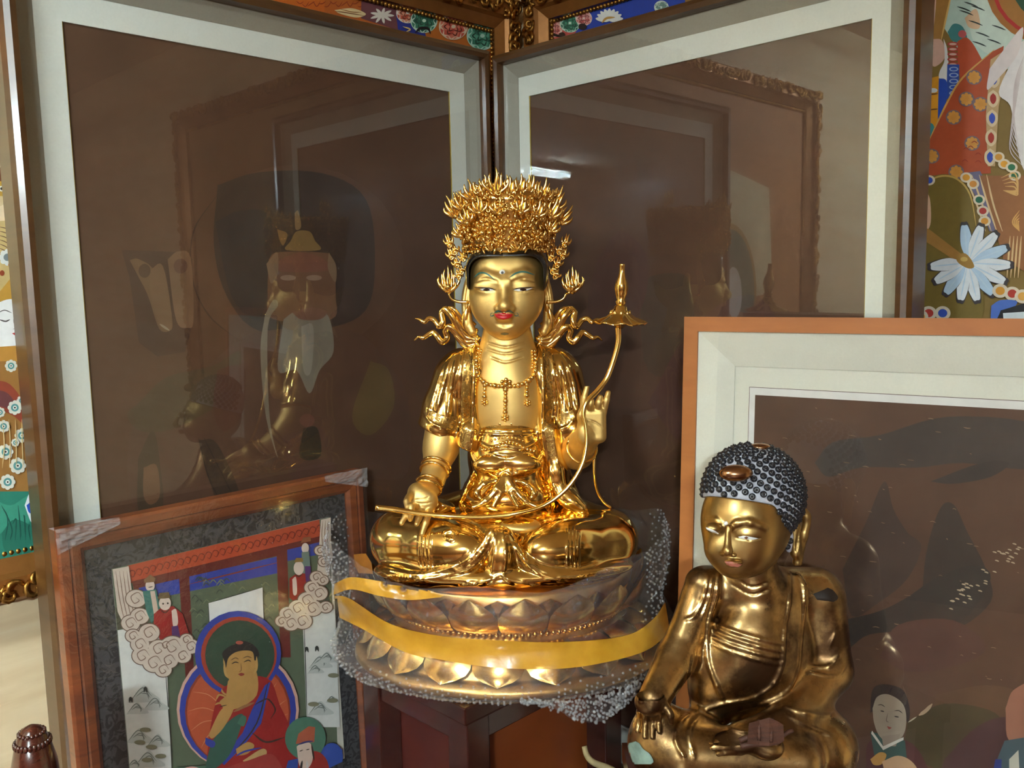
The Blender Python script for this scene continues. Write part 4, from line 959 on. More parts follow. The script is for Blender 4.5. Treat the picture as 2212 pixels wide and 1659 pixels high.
def strokes(name, bvh, lines, mat, parent, lift=0.0006):
    V = []; Fc = []
    for px, w in lines:
        L, Rr = stroke_poly(px, w, 5); prev = None
        for a, c in zip(L, Rr):
            q = []
            for x, y in (a, (a + c) / 2, c):
                d = Vector(ray(x, y)).normalized(); loc, nor, i, t = bvh.ray_cast(Vector(CAM), d)
                if loc is None: q = None; break
                if nor.dot(d) > 0: nor = -nor
                V.append(np.array(loc) + np.array(nor) * lift); q.append(len(V) - 1)
            if q and prev: Fc += [(prev[0], prev[1], q[1], q[0]), (prev[1], prev[2], q[2], q[1])]
            prev = q
    return mesh_obj(name, V, Fc, mat, parent, True) if Fc else None

# ---- legs and lap
g = Sdf(S(770, 1300, -300) - np.array([0, 0, .02]), S(1410, 1040, 200) + np.array([0, 0, .02]), 0.0018)
g.lo[2] = SEAT - 0.006
g = Sdf((S(775, 1200, 0)[0], Y0 - 300 * U, SEAT - .008), (S(1405, 1200, 0)[0], Y0 + 190 * U, S(1095, 1050, 0)[2]), 0.0018)
g.ell(S(1090, 1190, -40), R3(262, 170, 48), 0)
g.ell(S(1095, 1120, 50), R3(150, 100, 75), 0.02)
g.ell(S(1092, 1140, -60), R3(190, 120, 48), 0.02)
for sx, kx, ix, ty in ((-1, 866, 1022, 1010), (1, 1312, 1162, 1190)):
    g.cone(S(ty, 1112, 10), S(kx, 1158, -70), R_(58), R_(56), 0.015)
    mid = S((kx + ix) / 2 + sx * 6, 1178, -140); dv = S(ix, 1186, -190) - S(kx, 1172, -95); dv /= np.linalg.norm(dv); up_ = np.array([0, 0, 1.0]); pv = np.cross(up_, dv); pv /= np.linalg.norm(pv); up_ = np.cross(dv, pv)
    g.ell(mid, [R_(136, -140), R_(66, -140), R_(62, -140)], 0.004, 'add', [dv, pv, up_]); g.ell(S(kx, 1170, -85), R3(66, 66, 62, -85), 0.02)
g.ell(S(1088, 1225, -150), R3(290, 85, 34, -150), 0.012)
g.ell(S(1084, 1205, -190), R3(44, 42, 72, -190), 0.008)
for k in range(3):
    g.path(spline([S(1062 - k * 4, 1150 + k * 12, -208), S(1020 - k * 4, 1205 + k * 10, -215), S(930, 1238 + k * 9, -200), S(826 + k * 10, 1226 + k * 12, -140)], 5), [R_(7), R_(10), R_(10), R_(6)], 0.005)
    g.path(spline([S(1108 + k * 3, 1178 + k * 12, -208), S(1146 + k * 4, 1215 + k * 10, -215), S(1232, 1238 + k * 9, -200), S(1345 - k * 10, 1226 + k * 12, -140)], 5), [R_(7), R_(10), R_(10), R_(6)], 0.005)
g.half((0, 0, SEAT), (0, 0, -1))
rl = lambda a: R_(a, -180)
for x in (908, 916, 924, 932): g.line([(x, 1140), (x - 3, 1185), (x + 1, 1228)], rl(2.6), 0.0015)
for x in (1226, 1234, 1242, 1249): g.line([(x + 2, 1135), (x - 1, 1180), (x + 1, 1228)], rl(2.6), 0.0015)
for k in range(4):
    g.line([(1052 + k * 6, 1142), (1030 + k * 8, 1178 + k * 3), (985 + k * 8, 1215 + k * 5), (900, 1236 + k * 6), (822 + k * 8, 1216 + k * 12)], rl(3.2 if k % 2 else 2.4), 0.0015)
    g.line([(1130 - k * 2, 1142 + k * 12), (1112 + k * 4, 1180 + k * 2), (1140 + k * 2, 1212 + k * 5), (1210, 1236 + k * 6), (1320 - k * 6, 1226 + k * 9)], rl(3.2 if k % 2 else 2.4), 0.0015)
g.line([(1072, 1140), (1068, 1190), (1062, 1240)], rl(3), 0.0015); g.line([(1085, 1140), (1092, 1190), (1088, 1245)], rl(3), 0.0015)
g.line([(1068, 1248), (1085, 1242), (1100, 1252), (1150, 1262), (1240, 1262), (1330, 1245)], rl(3.4), 0.0015)
g.line([(1068, 1248), (1020, 1262), (940, 1268), (860, 1255), (812, 1225)], rl(3.4), 0.0015)
g.line([(1000, 1255), (1040, 1266), (1085, 1258), (1120, 1268), (1170, 1262)], rl(2.6), 0.0015)
g.line([(958, 1152), (975, 1148), (985, 1158), (975, 1166), (960, 1160)], rl(4), 0.002)
g.line([(1340, 1100), (1362, 1130), (1377, 1165)], rl(2.5), 0.0015); g.line([(1300, 1105), (1340, 1118), (1366, 1140)], rl(2.2), 0.0015)
g.line([(1270, 1100), (1320, 1105), (1350, 1120)], rl(2.2), 0.0015)
for k in range(5): g.line([(850 + k * 14, 1118 - k * 4), (930 + k * 14, 1114 - k), (1040, 1128 + k * 2)], rl(1.8), 0.0015)
legs = g.build('folded_legs', M_POL, bod, 3); legs['label'] = 'polished gold crossed legs under draped skirt'; B_LEGS = g.bvh

# ---- robe over shoulders and waist
g = Sdf((S(880, 900)[0], Y0 - 150 * U, S(1095, 1125)[2]), (S(1310, 900)[0], Y0 + 110 * U, S(1095, 722)[2]), 0.0016)
g.ell(S(1097, 862, 8), R3(110, 80, 145), 0)
g.cone(S(1000, 800, 18), S(1196, 798, 18), R_(50), R_(50), 0.02)
g.cone(S(1095, 752, 16), S(1096, 800, 16), R_(54), R_(66), 0.02)
for sx, a, b2, c in ((-1, (976, 818), (958, 880), (950, 926)), (1, (1218, 816), (1232, 880), (1238, 925))):
    g.cone(S(*a, 12), S(*b2, 4), R_(42), R_(44), 0.015); g.cone(S(*b2, 4), S(*c, -4), R_(44), R_(50), 0.01)
g.ell(S(1098, 985, 8), R3(104, 76, 120), 0.015)
g.ell(S(1096, 1075, 10), R3(128, 92, 60), 0.02)
for k, (xs) in enumerate((((1012, 930), (1000, 1000), (984, 1062), (945, 1100)), ((1185, 930), (1198, 1000), (1214, 1062), (1256, 1098)))):
    g.path(spline([S(*q, w) for q, w in zip(xs, (-45, -45, -55, -70))], 4), [R_(20), R_(22), R_(22), R_(14)], 0.012)
g.path(spline([S(1222, 930, -25), S(1215, 985, -25), S(1228, 1040, -30), S(1246, 1092, -40)], 4), [R_(16), R_(14), R_(13), R_(10)], 0.008)
# neckline opening, sleeve hems
g.cone(S(1096, 690, 0), S(1096, 765, -14), R_(70), R_(66), 0.004, 'sub')
g.box(S(1097, 828, -105), R3(75, 62, 118), R_(26), 0.004, 'sub')
ca, sa = math.cos(math.radians(26)), math.sin(math.radians(26))
g.box(S(915, 985, -10), R3(110, 130, 60), 0.004, 0.003, 'sub', [[ca, 0, -sa], [0, 1, 0], [sa, 0, ca]])
ca, sa = math.cos(math.radians(-20)), math.sin(math.radians(-20))
g.box(S(1290, 990, -30), R3(62, 130, 60), 0.004, 0.003, 'sub', [[ca, 0, -sa], [0, 1, 0], [sa, 0, ca]])
rt = lambda a: R_(a, -60)
for px, r in (([(1020, 742), (1024, 800), (1021, 860), (1022, 930), (1014, 1000)], 4.5), ([(1170, 738), (1172, 800), (1173, 860), (1172, 930), (1182, 1000)], 4.5),
              ([(1003, 745), (996, 800), (992, 860), (995, 930), (990, 1000)], 3), ([(1186, 742), (1196, 800), (1199, 860), (1196, 930), (1206, 1000)], 3)): g.line(px, rt(r), 0.002)
for px, r in (([(972, 782), (958, 830), (944, 885)], 5), ([(985, 780), (974, 840), (966, 905)], 5), ([(955, 800), (940, 850), (926, 895)], 4), ([(992, 800), (984, 850), (986, 915)], 3.5),
              ([(1210, 782), (1222, 830), (1232, 890)], 5), ([(1224, 785), (1238, 830), (1248, 885)], 5), ([(1203, 800), (1212, 860), (1214, 915)], 3.5)): g.line(px, rt(r), 0.003)
for px in ([(1008, 1010), (1004, 1050), (986, 1088)], [(1018, 1020), (1018, 1060), (1000, 1096)], [(1030, 1040), (1026, 1070), (1012, 1098)], [(1188, 1010), (1196, 1050), (1216, 1088)], [(1178, 1020), (1182, 1060), (1200, 1096)], [(1165, 1040), (1172, 1070), (1190, 1098)]): g.line(px, rt(4), 0.003)
for px in ([(917, 892), (930, 912), (950, 922), (972, 926)], [(1205, 928), (1225, 922), (1240, 905)]): g.line(px, rt(3), 0.002)
rob = g.build('robe', M_POL, bod, 3); B_ROBE = g.bvh
decal('etched_collar', B_ROBE, [[(1001, 752), (1019, 750), (1021, 800), (1018, 860), (1018, 930), (1012, 990), (996, 990), (998, 930), (995, 860), (1000, 800)]], M_ETCH, rob, 0.0007)
decal('etched_collar', B_ROBE, [[(1173, 750), (1187, 748), (1193, 800), (1196, 860), (1193, 930), (1202, 990), (1186, 990), (1176, 930), (1177, 860), (1175, 800)]], M_ETCH, rob, 0.0007)
decal('etched_sleeve_hem', B_ROBE, [[(926, 880), (945, 895), (988, 900), (990, 935), (975, 928), (950, 920), (928, 905)]], M_ETCH, rob, 0.0007)
decal('etched_sleeve_hem', B_ROBE, [[(1206, 895), (1236, 885), (1242, 902), (1225, 918), (1206, 925)]], M_ETCH, rob, 0.0007)

# ---- bare chest and neck
g = Sdf((S(1000, 900)[0], Y0 - 110 * U, S(1095, 945)[2]), (S(1195, 900)[0], Y0 + 90 * U, S(1095, 690)[2]), 0.0014)
g.ell(S(1097, 870, 4), R3(92, 72, 140), 0)
g.cone(S(1095, 700, 8), S(1096, 770, 14), R_(50), R_(52), 0.01); g.cone(S(1096, 770, 14), S(1096, 815, 14), R_(53), R_(62), 0.03)
for px in ([(1055, 741), (1092, 750), (1135, 740)], [(1052, 754), (1092, 764), (1138, 753)], [(1060, 772), (1092, 782), (1130, 772)]): g.line(px, R_(1.8), 0.002, 'sub')
chest = g.build('bare_chest', M_SAT, bod, 2); B_CH = g.bvh
# ---- under garment with sash and knot
g = Sdf((S(985, 900)[0], Y0 - 190 * U, S(1095, 1125)[2]), (S(1215, 900)[0], Y0 + 60 * U, S(1095, 885)[2]), 0.0014)
g.ell(S(1097, 985, -12), R3(88, 74, 110), 0); g.ell(S(1094, 1070, -32), R3(100, 72, 52), 0.02)
g.box(S(1097, 862, -60), R3(120, 200, 44), 0.004, 0.002, 'sub')
rt = lambda a: R_(a, -80)
g.line([(1020, 908), (1036, 899), (1054, 906), (1074, 896), (1095, 893), (1116, 897), (1136, 906), (1156, 899), (1174, 908)], rt(4), 0.002)
for y in (928, 936): g.line([(1022, y), (1095, y + 3), (1172, y)], rt(3), 0.002)
g.line([(1035, 955), (1060, 968), (1095, 962), (1130, 968), (1160, 952)], rt(4), 0.003)
g.line([(1066, 980), (1095, 984), (1128, 980)], rt(3), 0.002); g.line([(1050, 990), (1095, 996), (1142, 990)], rt(3), 0.002)
g.line([(1016, 972), (1030, 1000), (1060, 1022), (1090, 1026)], rt(5), 0.004); g.line([(1178, 970), (1160, 1000), (1130, 1020), (1092, 1026)], rt(5), 0.004)
g.ell(S(1060, 1004, -78), R3(38, 14, 20), 0.004); g.ell(S(1126, 1004, -78), R3(42, 14, 22), 0.004)
g.ell(S(1092, 1040, -92), R3(13, 14, 20), 0.004)
for sx in (-1, 1):
    c = 1092
    g.path(spline([S(c + sx * 6, 1032, -100), S(c + sx * 18, 1056, -110), S(c + sx * 42, 1082, -118), S(c + sx * 70, 1096, -125)], 5), [R_(6), R_(9), R_(8), R_(5)], 0.004)
    g.path(spline([S(c + sx * 4, 1032, -100), S(c + sx * 9, 1062, -112), S(c + sx * 26, 1094, -125)], 5), [R_(5), R_(7), R_(5)], 0.004)
    g.path(spline([S(c + sx * 14, 1036, -95), S(c + sx * 45, 1046, -100), S(c + sx * 62, 1066, -105), S(c + sx * 46, 1084, -112)], 5), [R_(5), R_(7), R_(7), R_(4)], 0.004)
und = g.build('under_garment', M_POL, bod, 3); B_UND = g.bvh
decal('etched_bodice', B_UND, [[(1024, 906), (1036, 902), (1054, 910), (1074, 902), (1074, 924), (1024, 924)]], M_ETCH, und, 0.0006)
decal('etched_bodice', B_UND, [[(1120, 902), (1136, 910), (1156, 902), (1170, 908), (1170, 924), (1120, 924)]], M_ETCH, und, 0.0006)
b = MB()
for k in range(16):
    t = k / 15; q = g.hit(1042 + t * 112, 972 - 14 * math.sin(math.pi * t) + 4 * math.sin(t * 9))
    if q is not None: b.ball(q, R_(4.4), 8, 6)
for k in range(10):
    t = k / 9; q = g.hit(1062 + t * 68, 952 - 8 * math.sin(math.pi * t))
    if q is not None: b.ball(q, R_(3.2), 8, 6)
for k in range(5):
    a = math.radians(-150 + k * 30); q = g.hit(1092 + 14 * math.cos(a), 922 + 12 * math.sin(a))
    if q is not None: b.ball(q, R3(4, 4, 7), 8, 6)
b.build('sash_beads', M_ORN, und)

# ---- arms and hands
def finger(g, pts, r0, r1): g.path(spline(pts, 4), [r0, (r0 + r1) / 2 * 1.04, r1], 0.0025)
g = Sdf((S(850, 1000)[0], Y0 - 270 * U, S(1095, 1185)[2]), (S(1010, 900)[0], Y0 + 60 * U, S(1095, 890)[2]), 0.0012)
g.cone(S(958, 890, 0), S(953, 965, -20), R_(40), R_(36), 0); g.cone(S(953, 965, -20), S(935, 1035, -80), R_(37), R_(25), 0.012)
g.cone(S(935, 1035, -80), S(926, 1056, -105), R_(24), R_(23), 0.008)
g.ell(S(914, 1082, -138), R3(33, 20, 30, -138), 0.014)
g.ell(S(900, 1064, -128), R3(20, 18, 22, -138), 0.01)
rr = lambda a: R_(a, -170)
finger(g, [S(893, 1092, -150), S(880, 1108, -172), S(867, 1130, -188)], rr(8.5), rr(5.5))
finger(g, [S(902, 1100, -150), S(890, 1092, -178), S(888, 1108, -190), S(886, 1122, -184)], rr(8.5), rr(5.5))
finger(g, [S(912, 1100, -150), S(906, 1116, -170), S(900, 1132, -186)], rr(8.5), rr(5.5))
finger(g, [S(930, 1098, -146), S(922, 1122, -172), S(912, 1153, -190)], rr(8.5), rr(5.5))
finger(g, [S(892, 1064, -140), S(880, 1080, -165), S(880, 1096, -182)], rr(9.5), rr(6))
for px in ([(895, 1080), (915, 1078), (928, 1072)], [(890, 1086), (915, 1088), (935, 1084)]): g.line(px, rr(1.2), 0.001, 'sub')
arm1 = g.build('arm', M_SAT, bod, 2); arm1['label'] = 'satin gold bare arm, palm up on the knee'; B_ARM1 = g.bvh
g = Sdf((S(1195, 1000)[0], Y0 - 240 * U, S(1095, 1025)[2]), (S(1335, 900)[0], Y0 + 50 * U, S(1095, 820)[2]), 0.0012)
g.cone(S(1238, 925, 0), S(1246, 975, -25), R_(38), R_(36), 0); g.cone(S(1246, 975, -30), S(1268, 945, -115), R_(36), R_(27), 0.012)
g.box(S(1279, 918, -140), R3(31, 15, 40, -140), R_(13), 0.012)
g.ell(S(1262, 935, -148), R3(16, 15, 27, -140), 0.008)
rr = lambda a: R_(a, -150)
finger(g, [S(1259, 915, -152), S(1254, 900, -162), S(1259, 886, -166)], rr(9), rr(6.5))
finger(g, [S(1261, 892, -143), S(1261, 866, -150), S(1268, 836, -146)], rr(8.5), rr(5.5))
finger(g, [S(1276, 888, -143), S(1275, 874, -156), S(1277, 866, -158)], rr(8.5), rr(6.5))
finger(g, [S(1290, 887, -141), S(1293, 872, -152), S(1297, 858, -150)], rr(8.5), rr(6))
finger(g, [S(1303, 890, -138), S(1309, 868, -146), S(1314, 848, -142)], rr(8.2), rr(5.5))
for px in ([(1262, 905), (1285, 912), (1303, 925)], [(1262, 912), (1278, 925), (1288, 942)]): g.line(px, rr(1.2), 0.001, 'sub')
arm2 = g.build('arm', M_SAT, bod, 2); arm2['label'] = 'satin gold arm with raised open hand'
def ring(c, axis, r, tr, flat=1.0):
    axis = axis / np.linalg.norm(axis); u = np.cross(axis, [0.1, 1, 0.2]); u /= np.linalg.norm(u); v = np.cross(axis, u)
    return [c + r * (math.cos(a) * u + math.sin(a) * v) for a in np.linspace(0, 2 * math.pi, 33)]
ax = S(926, 1056, -105) - S(953, 965, -20)
for (x, y, w, r) in ((942, 1008, -58, 32), (938, 1018, -68, 31), (928, 1044, -98, 28), (925, 1054, -108, 28)):
    b = MB(); b.tube(ring(S(x, y, w), ax, R_(r, w), 0), R_(3.6, w), 8); b.build('bangle', M_ORN, bod)
b = MB(); b.tube(ring(S(1257, 968, -85), S(1268, 945, -115) - S(1246, 975, -30), R_(33, -80), 0), R_(3.2, -80), 8); b.build('bangle', M_ORN, bod)
# sole of a foot on the lap
g = Sdf(S(1080, 1165, -215), S(1180, 1105, -80), 0.0014)
g.ell(S(1125, 1135, -150), R3(44, 36, 14, -150), 0); g.ell(S(1098, 1138, -158), R3(18, 20, 13, -150), 0.005)
g.build('foot', M_SAT, bod, 2)

# ---- head
g = Sdf((S(992, 640)[0], Y0 - 135 * U, S(1094, 742)[2]), (S(1198, 640)[0], Y0 + 105 * U, S(1094, 528)[2]), 0.00115)
g.box(S(1095, 612, 2), R3(76, 82, 78), R_(56), 0); g.ell(S(1095, 625, 4), R3(78, 90, 80), 0.01)
g.ell(S(1094, 655, -16), R3(71, 72, 70), 0.015)
g.ell(S(1092, 698, -48), R3(34, 30, 32), 0.025)
g.ell(S(1052, 658, -50), R3(26, 24, 32), 0.02); g.ell(S(1134, 656, -50), R3(26, 24, 32), 0.02)
g.cone(S(1089, 600, -80), S(1090, 655, -102), R_(5.5), R_(10.5), 0.012)
g.ell(S(1090, 662, -104), R3(13, 13, 11), 0.006); g.ell(S(1076, 667, -96), R3(9, 11, 8), 0.004); g.ell(S(1104, 667, -96), R3(9, 11, 8), 0.004)
for px in ([(1078, 608), (1066, 601), (1050, 595), (1032, 598)], [(1101, 607), (1114, 597), (1132, 592), (1150, 596)]):
    g.line(px, R_(1.8), 0.014)
for cx_, s_ in ((1050, 1), (1130, -1)):
    g.ell(S(cx_, 617, -74), R3(26, 14, 15), 0.009); g.line([(cx_ - 24, 609), (cx_, 602), (cx_ + 24, 608)], R_(0.9), 0.004, 'sub')
    g.line([(cx_ - 22, 626), (cx_, 629), (cx_ + 22, 627)], R_(1.4), 0.002, 'sub')
g.ell(S(1088, 680, -92), R3(21, 11, 6), 0.004); g.ell(S(1088, 687, -91), R3(17, 11, 6), 0.004)
g.line([(1068, 681), (1088, 683), (1108, 681)], R_(1.2), 0.001, 'sub'); g.line([(1076, 700), (1090, 702), (1104, 700)], R_(2.5), 0.006, 'sub')
g.line([(1089, 671), (1089, 676)], R_(2), 0.003, 'sub')
head = g.build('head', M_SAT, bod, 3); B_HEAD = g.bvh; G_HEAD = g
for pts in ([(1014, 600), (1008, 640), (1010, 690), (1020, 716)], [(1177, 600), (1184, 640), (1183, 690), (1175, 716)]):
    g = Sdf(S(min(p[0] for p in pts) - 18, 735, -30), S(max(p[0] for p in pts) + 18, 585, 60), 0.0012)
    sg = -1 if pts[0][0] < 1090 else 1
    g.path(spline([S(*q, w) for q, w in zip(pts, (22, 24, 12, 2))], 4), [R_(8), R_(11), R_(11), R_(9)], 0.003)
    g.line([(pts[0][0] + sg * 2, 612), (pts[1][0] + sg, 650), (pts[2][0] + sg * 1, 700)], R_(3), 0.002, 'sub')
    g.build('ear', M_SAT, head, 2)
flatm = lambda n, c, r=0.4: plain(n, rgb(*c), r, 0, 0.04, 200)
M_RED, M_WHITE, M_TEAL, M_INKB = flatm('red_lip_paint', (190, 20, 24)), flatm('white_eye_paint', (240, 238, 232)), flatm('teal_brow_paint', (60, 108, 96)), flatm('dark_brown_paint', (50, 24, 16))
decal('painted_lips', B_HEAD, [[(1068, 678.5), (1078, 676.5), (1087, 679), (1096, 676.5), (1108, 678.5), (1103, 686), (1095, 689.5), (1087, 690), (1080, 689.5), (1073, 686)]], M_RED, head, 0.0005, 2)
decal('painted_eye', B_HEAD, [[(1033, 623), (1047, 622.3), (1060, 623.3), (1070, 626.5), (1058, 629.3), (1044, 628)]], M_WHITE, head, 0.0005, 2)
decal('painted_eye', B_HEAD, [[(1107, 626.5), (1119, 623.2), (1134, 622.5), (1150, 622), (1138, 627.5), (1120, 629.3)]], M_WHITE, head, 0.0005, 2)
decal('painted_iris', B_HEAD, [el_poly(1051, 625.5, 7, 3)], M_INKB, head, 0.0008, 2); decal('painted_iris', B_HEAD, [el_poly(1130, 625, 7, 3)], M_INKB, head, 0.0008, 2)
strokes('eyelid_line', B_HEAD, [([(1026, 620.5), (1047, 621.8), (1060, 622.6), (1071, 626.5)], 2.2)], M_INKB, head, 0.001)
strokes('eyelid_line', B_HEAD, [([(1106, 626.5), (1119, 622.6), (1134, 621.5), (1155, 620)], 2.2)], M_INKB, head, 0.001)
strokes('painted_brow', B_HEAD, [([(1024, 600), (1037, 590), (1052, 592), (1068, 604)], 3.4)], M_TEAL, head); strokes('painted_brow', B_HEAD, [([(1100, 600), (1116, 590), (1133, 587.5), (1154, 594)], 3.4)], M_TEAL, head)
strokes('painted_moustache', B_HEAD, [([(1068, 676.5), (1076, 671.5), (1086, 675)], 3.6), ([(1090, 675), (1100, 671.5), (1110, 676.5)], 3.6), ([(1068, 677), (1062, 676), (1060, 681), (1064, 683), (1066, 680), (1058, 685)], 1.2), ([(1110, 677), (1117, 676), (1119, 681), (1114, 683), (1112, 680), (1124, 685)], 1.2)], M_TEAL, head)
decal('painted_goatee', B_HEAD, [el_poly(1090, 721, 9, 3)], flatm('grey_goatee_paint', (120, 104, 60)), head, 0.0005, 2)
q = G_HEAD.hit(1085, 589); b = MB(); b.ball(q, R3(6.3, 3, 6.3), 14, 8); b.build('forehead_jewel', M_WHITE, head)
b = MB(); b.ball(q + np.array([0, -0.0016, 0]), R3(3, 2, 3), 10, 6); b.build('jewel_pupil', flatm('grey_jewel', (90, 90, 92), 0.2), head)
# hair band
g = Sdf((S(985, 640)[0], Y0 - 130 * U, S(1094, 660)[2]), (S(1205, 640)[0], Y0 + 125 * U, S(1094, 505)[2]), 0.0013)
g.box(S(1095, 592, 2), R3(87, 93, 58), R_(50), 0)
g.box(S(1094, 652, -100), R3(77, 108, 92), R_(30), 0.003, 'sub')
g.ell(S(1087, 558, -92), R3(5, 16, 5), 0.003, 'sub')
g.build('hair', M_BLACK, head, 3)

# ---- crown
cr = MB(); prof = []
CAX = S(1098, 548, 6); H_CR = S(1098, 415, 6)[2] - CAX[2]
def crown_pt(a, t, off=0.0):
    rx = R_(90 + 17 * t ** 1.2) + off; ry = R_(93 + 14 * t ** 1.2) + off
    return CAX + np.array([rx * math.cos(a), ry * math.sin(a), H_CR * t + 0.006 * math.cos(a * 2) * 0])
n = 64
for t in np.linspace(0, 0.94, 8):
    for j in range(n): prof.append(crown_pt(2 * math.pi * j / n, t, -0.004))
fc = [(i * n + j, i * n + (j + 1) % n, (i + 1) * n + (j + 1) % n, (i + 1) * n + j) for i in range(7) for j in range(n)]
fc.append(tuple(7 * n + j for j in range(n))); fc.append(tuple(range(n - 1, -1, -1)))
crown = mesh_obj('crown_basket', prof, fc, M_ORN, bod, True)
def flame(b, base, up, side, L, W, k=5, r=0.002, nrm=None):
    """fan of flame tongues"""
    for i in range(k):
        u = (i - (k - 1) / 2) / max(1, (k - 1) / 2) if k > 1 else 0
        l = L * (1 - 0.42 * abs(u)); x = W * u
        pts = [base + side * x * .25, base + side * x * .8 + up * l * .35, base + side * (x * 1.05 + W * .12 * math.sin(i * 2.2)) + up * l * .7, base + side * x * .95 + up * l]
        b.tube(spline(pts, 3), np.interp(np.linspace(0, 1, 10), [0, .3, .7, 1], [r, r * 1.35, r * .9, r * .2]), 6)
def frame_at(a, t):
    nrm = np.array([math.cos(a), math.sin(a), 0.15]); nrm /= np.linalg.norm(nrm); tg = np.array([-math.sin(a), math.cos(a), 0]); up = np.cross(nrm, tg)
    if up[2] < 0: up = -up
    return nrm, tg, up
fb = MB()
for row in range(11):
    t = 0.03 + row * 0.088; m_ = 44
    for j in range(m_):
        a = 2 * math.pi * (j + 0.5 * (row % 2)) / m_ + rng.uniform(-.03, .03); nrm, tg, up = frame_at(a, t)
        c = crown_pt(a, t, rng.uniform(-.001, .004)); k = rng.integers(0, 4)
        if k == 0: fb.ball(c, R_(rng.uniform(3.2, 5.5)), 7, 5)
        elif k == 1: flame(fb, c, (up + nrm * .55) / 1.15, tg, R_(rng.uniform(12, 19)), R_(7), 3, R_(2.2))
        elif k == 2:
            r0 = R_(rng.uniform(5, 8)); a0 = rng.uniform(0, 6.3); sg = rng.choice([-1, 1])
            fb.tube([c + nrm * .002 + (tg * math.cos(a0 + sg * q_ * .75) + up * math.sin(a0 + sg * q_ * .75)) * r0 * (1 - q_ / 11) for q_ in range(9)], R_(1.9), 5)
        else:
            d = tg * rng.uniform(-1, 1) + up; d /= np.linalg.norm(d)
            fb.ball(c + nrm * .002, [R_(2.6), R_(3), R_(8)], 6, 5, [np.cross(d, nrm), nrm, d])
o = fb.build('crown_filigree', M_ORN, crown); o['kind'] = 'stuff'
for (x, y, w, L, W, tx) in ((1072, 418, -92, 44, 22, 0), (1048, 424, -84, 30, 14, -.1), (1022, 430, -70, 36, 18, -.25), (1100, 420, -90, 32, 16, .05), (1122, 418, -78, 34, 16, .12), (1145, 424, -72, 36, 18, .2), (1168, 432, -55, 40, 18, .28),
                            (1192, 452, -20, 46, 18, .5), (1208, 482, 0, 40, 14, .8), (1188, 470, -50, 40, 16, .4), (985, 468, 0, 42, 14, -.45), (1002, 452, -40, 34, 16, -.3), (1095, 408, 60, 26, 20, 0), (1050, 408, 60, 26, 20, -.1), (1140, 410, 60, 28, 20, .1),
                            (1036, 460, -92, 30, 16, -.15), (1080, 462, -100, 30, 16, 0), (1125, 460, -95, 30, 16, .1), (1160, 468, -78, 30, 16, .2), (1010, 482, -72, 28, 14, -.3), (1188, 500, -40, 28, 14, .5), (996, 510, -40, 26, 12, -.4)):
    b = MB(); up = np.array([tx, -0.12, 1.0]); up /= np.linalg.norm(up); sd = np.cross(up, [0, 1, 0]); sd /= np.linalg.norm(sd)
    flame(b, S(x, y, w), up, sd, R_(L * 1.18), R_(W * 1.1), 5, R_(3.6)); b.ball(S(x, y, w - 4), R_(6), 8, 6); b.build('crown_flame', M_ORN, crown)
def rosette(x, y, w, r):
    b = MB(); c = S(x, y, w); b.ball(c, R_(r * .4), 10, 6)
    for k in range(9):
        a = k * 2 * math.pi / 9; d = np.array([math.cos(a), -0.1, math.sin(a)]); b.ball(c + d * R_(r * .75), [R_(r * .2), R_(r * .22), R_(r * .36)], 7, 5, [np.cross(d, [0, 1, 0]), [0, 1, 0], d])
    b.build('crown_rosette', M_ORN, crown)
for q in ((1042, 503, -94, 19), (1122, 500, -98, 19), (1082, 488, -104, 14), (1003, 492, -52, 13), (1082, 522, -102, 12), (1160, 512, -82, 14), (1085, 446, -104, 12)): rosette(*q)
